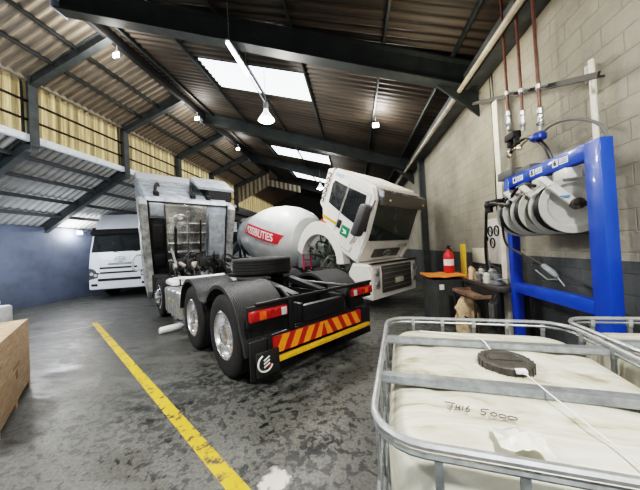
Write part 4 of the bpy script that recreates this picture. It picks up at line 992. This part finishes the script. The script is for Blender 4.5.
# ------------------------------------------------------------------ bench area
BN=thing('workbench','cluttered dark steel workbench against the block wall left of the blue frame','workbench')
b=MB(); b.box((1.95,3.84,.83),(2.44,4.98,.90),.01); b.obj('bench_top',mat('oily_bench',(.055,.05,.045),.45,0,.4),BN)
b=MB(); b.box((1.96,3.86,.66),(1.99,4.96,.83),.005); b.obj('bench_apron',dblack,BN)
for y in (3.9,4.93):
    for x in (1.98,2.40): b=MB(); b.box((x-.025,y-.025,0),(x+.025,y+.025,.83),.004); b.obj('leg',dblack,BN)
t=thing('waste_bin','dark grey square bin with a white label standing before the wall under an orange board','bin',(1.5,5.0,0),R_(12))
b=MB(); b.prism([(.02,.0),(.0,.86),(.56,.86),(.54,.0)],.0,.6,'y',.02); b.obj('bin_body',mat('bin_grey',(.06,.062,.06),.55,0,.3,5),t)
b=MB(); b.box((.04,-.006,.68),(.13,-.0,.78)); b.obj('bin_sticker',plw,t)
b=MB(); rows=[]
random.seed(9)
for i in range(13):
    rows.append([(1.38+.066*j,5.03+.062*i,.905+.012*math.sin(i*1.7+j)+random.uniform(0,.012)) for j in range(12)])
bb=b; b.grid(rows); o=b.obj('orange_cloth',mat('orange_cloth',(.70,.22,.05),.7,0,.3,20),smooth=60); md=o.modifiers.new('t','SOLIDIFY'); md.thickness=.02; tag(o,'rumpled orange cloth spread over the dark grey bin','cloth')
t=thing('fire_extinguisher','red fire extinguisher with white label standing on the orange cloth','extinguisher',(1.92,5.55,.935))
t.scale=(1.25,1.25,1.3)
b=MB(); b.lathe([(.0001,0),(.075,0),(.08,.01),(.08,.27),(.065,.32),(.03,.35),(.025,.38),(.0001,.38)],n=20); b.obj('cylinder_body',mat('extinguisher_red',(.62,.02,.02),.3,0,.1,coat=.5),t)
b=MB(); b.lathe([(.0812,.12),(.0812,.22)],n=12,a0=PI,a1=PI*1.8); b.obj('label_patch',plw,t)
b=MB(); b.cyl((0,0,.38),.02,.05); b.box((-.01,-.09,.42),(.01,.03,.435),.003); b.tube(spline([(0,.02,.4),(.06,.05,.36),(.09,.02,.2),(.085,0,.1)],6),.01); b.obj('valve_head',dblack,t)
b=MB(); b.box((2.2,5.45,.0),(2.23,5.68,1.52),.01); tag(b.obj('yellow_board',mat('board_yellow',(.75,.50,.06),.5)),'narrow yellow board leaning behind the red fire extinguisher','board')
b=MB(); b.box((2.470,5.1,1.12),(2.498,5.75,1.42),.004); tag(b.obj('notice_sheet',mat('notice_cream',(.72,.70,.60),.6)),'faded cream notice on the wall right of the yellow board','notice')
b=MB(); b.box((2.44,4.55,1.15),(2.47,5.02,1.95),.005); tag(b.obj('tool_board',mat('board_ivory',(.66,.65,.60),.5)),'ivory backing board on the wall holding three black ring gauges','board')
for i,(y,z,l) in enumerate(((4.90,1.73,'upper left'),(4.70,1.73,'upper right'),(4.84,1.52,'lowest'))):
    t=thing('ring_gauge','black ring-shaped gauge on the ivory wall board, the %s of three'%l,'gauge',(2.43,y,z),group='ring gauges')
    b=MB(); b.tube([(0,.07*math.cos(a*PI/12),.085*math.sin(a*PI/12)) for a in range(24)],.011,6,closed=True); b.obj('gauge_ring',dblack,t)
    b=MB(); b.bar((0,-.05,-.05),(0,.04,.05),.008,.014,up=(1,0,0)); b.cyl((-.01,0,0),.015,.02,'x',8); b.obj('gauge_arm',greym,t)
b=MB(); b.lathe([(.0001,-.012),(.05,-.012),(.05,.012),(.0001,.012)],(2.38,4.94,1.60),'x',16); b.tube([(2.38,4.94,1.55),(2.38,4.90,.90)],.01); tag(b.obj('inspection_mirror',dblack),'small round black paddle on a thin upright rod on the bench','tool')
b=MB(); b.tube([(2.3,4.76,.90),(2.3,4.76,1.2),(2.3,4.77,1.25)],[.035,.035,.012]); b.tube([(2.3,4.77,1.25),(2.3,4.80,1.55)],.012); tag(b.obj('grease_gun',greym),'grey grease gun standing upright on the bench','tool')
bc=[((2.1,4.93),.055,.22,(.55,.40,.25),'tan bottle at the far end of the workbench'),((2.22,4.86),.06,.2,(.72,.70,.64),'white tin on the bench below the ring gauges'),((2.05,4.62),.05,.17,(.35,.30,.24),'brown oil can near the front edge of the workbench'),((2.2,4.45),.06,.24,(.30,.31,.30),'grey canister on the bench left of the blue frame'),((2.04,4.30),.05,.19,(.62,.60,.52),'cream bottle on the bench beside the cream pole'),((2.02,4.78),.045,.26,(.66,.45,.30),'tall peach bottle on the bench beside the grease gun')]
for i,((x,y),r,h_,c,l) in enumerate(bc):
    t=thing('oil_bottle',l,'bottle',(x,y,.90))
    b=MB(); b.lathe([(.0001,0),(r,0),(r,h_*.7),(r*.45,h_*.85),(r*.4,h_*.9),(.0001,h_*.9)],n=14); b.obj('bottle_body',mat('bottle_c%d'%i,c,.4),t)
    b=MB(); b.cyl((0,0,h_*.88),r*.42,h_*.14,n=10); b.obj('bottle_cap',dblack,t)
t=thing('bench_vice','greasy steel bench vice on the workbench below the ring gauges','vice',(2.1,4.12,.90))
b=MB(); b.box((-.07,-.08,0),(.07,.08,.05),.01); b.box((-.05,-.06,.05),(.05,.02,.16),.015); b.box((-.05,.05,.07),(.05,.10,.17),.01); b.obj('vice_body',greym,t)
b=MB(); b.cyl((0,-.14,.09),.014,.25,'y',10); b.tube([(-.08,-.13,.09),(.08,-.13,.09)],.006); b.obj('vice_screw',steel,t)
t=thing('drip_tray','rusty brown metal tray pulled out under the front edge of the workbench','tray',(1.72,4.0,.70),R_(4))
b=MB(); b.box((0,0,0),(.30,.75,.012),.003)
for lo,hi in (((0,0,0),(.012,.75,.06)),((.288,0,0),(.30,.75,.06)),((0,0,0),(.30,.012,.06)),((0,.738,0),(.30,.75,.06))): b.box(lo,hi,.003)
b.obj('tray_pan',mat('rusty_tray',(.22,.14,.10),.6,.3,.5,8),t)
b=MB(); b.tube([(.02,.05,0),(.02,.05,-.7)],.018); b.tube([(.28,.7,0),(.28,.7,-.7)],.018); b.tube([(.02,.7,0),(.02,.7,-.7)],.018); b.tube([(.02,.05,-.35),(.02,.7,-.35),(.28,.7,-.35)],.012); b.obj('tray_stand',dblack,t)
t=thing('steel_funnel','grey steel funnel standing on the bench beside the tall black hose','funnel',(2.02,4.46,.90))
b=MB(); b.lathe([(.07,.14),(.072,.14),(.02,.06),(.015,.0),(.0001,.0),(.012,.06),(.07,.138)],n=18); b.obj('funnel_cone',steel,t)
b=MB(); b.tube([(.05,0,.11),(.10,0,.10),(.09,0,.05),(.03,0,.04)],.005); b.obj('handle',steel,t)
# sack and black mirror casing
b=MB(); rows=[]
for k_ in range(12):
    z=.0+.78*k_/11; f=1-.12*(k_/11)-(.45*max(0,(k_-8)/3)); rows.append([((.22*f+.03*math.sin(5*a+k_*1.3)+.015*math.sin(9*a-k_))*math.cos(a),(.17*f+.03*math.sin(4*a+k_*1.1))*math.sin(a),z*.95) for a in [2*PI*i/22 for i in range(22)]])
b.grid(rows,close_v=True,caps=True); o=b.obj('paper_sack',mat('sack_beige',(.42,.31,.19),.8,0,.5,7,.8,12),smooth=60); o.location=(1.80,4.48,0); o.scale=(.85,.85,.88); tag(o,'beige filled sack standing on the floor under the rusty tray of the workbench','sack')
t=thing('mirror_casing','black rounded mirror casing hanging from the near end of the workbench','mirror',(1.84,3.74,.40))
b=MB(); b.box((-.03,-.09,.0),(.03,.09,.34),.028,seg=3); b.obj('casing_shell',dblack,t)
b=MB(); b.box((-.036,-.065,.035),(-.03,.065,.305),.004); b.obj('mirror_glass',mat('mirror_grey',(.2,.21,.22),.1,.6),t)
b=MB(); b.tube([(0,0,.34),(.05,0,.43)],.012); b.obj('mirror_stem',dblack,t)

# ------------------------------------------------------------------ left crate and machine
t=thing('wooden_crate','pale plywood crate cut by the left picture edge','crate',(-4.45,2.82,0),R_(140))
b=MB(); b.box((-1.6,.0,.06),(0,1.2,.86),.006); b.obj('crate_box',wood,t)
b=MB(); 
for u in (-1.55,-.85,-.12): b.box((u-.0,-.0,0),(u+.1,1.2,.06))
b.obj('crate_skid',wood,t)
b=MB(); b.box((-.9,-.004,.44),(-.6,0,.47)); b.box((-.8,-.004,.32),(-.72,0,.40)); b.obj('crate_mark',mat('stencil_brown',(.18,.12,.08),.8),t)
t.rotation_euler=(0,0,R_(140))
t=thing('floor_cleaner','pale machine with a curved black hose behind the plywood crate at the left edge','machine',(-8.5,4.55,0),R_(20))
b=MB(); b.box((-.45,-.35,.05),(.35,.35,.65),.06); b.box((-.3,-.25,.65),(.2,.25,.8),.05); b.obj('machine_body',mat('machine_white',(.62,.64,.65),.4),t)
b=MB(); b.tube(spline([(-.5,-.3,1.15),(-.1,-.35,1.05),(.2,-.38,.8),(.4,-.4,.45)],8),.06); b.obj('machine_hose',dblack,t)
b=MB(); b.box((-.45,-.34,.85),(-.15,.3,1.1),.04); b.obj('control_head',greym,t)

# ------------------------------------------------------------------ light
w=bpy.data.worlds.new('world'); S.world=w; w.use_nodes=True; bg=w.node_tree.nodes['Background']
bg.inputs[0].default_value=(.86,.93,1,1); bg.inputs[1].default_value=.38
sun=bpy.data.lights.new('sun','SUN'); sun.energy=3; sun.angle=R_(2); sun.color=(1,.93,.82); so=bpy.data.objects.new('sun',sun); COL.objects.link(so)
so.rotation_euler=Vector((.85,.15,-.5)).to_track_quat('-Z','Y').to_euler()
for p_,e_ in (((-10.6,7.5,2.3),45),((-10.6,13.5,2.3),60),((-7.3,3.2,4.6),70)): point(p_,e_,(.85,.93,1),.4)  # unseen cool fill lights added to brighten the lean-to and left side
point((1.2,4.4,3.9),45,(1,.88,.70),.3)  # unseen fill light added to warm the right side
# added fill area lights without fittings, behind and ahead of the camera
for (x,y,e) in ((1.0,-1.2,260),(-4.5,1.0,260),(-9.8,6.0,90),(-3,9.0,110)):
    z=4.7 if x>-9 else 3.3
    l=bpy.data.lights.new('fill_light','AREA'); l.shape='DISK'; l.size=.5; l.energy=e; l.color=(1,.97,.92); o=bpy.data.objects.new('fill_light',l); COL.objects.link(o); o.location=(x,y,z)
S.view_settings.view_transform='Filmic'
try: S.view_settings.look='High Contrast'
except Exception: pass
S.view_settings.exposure=.45
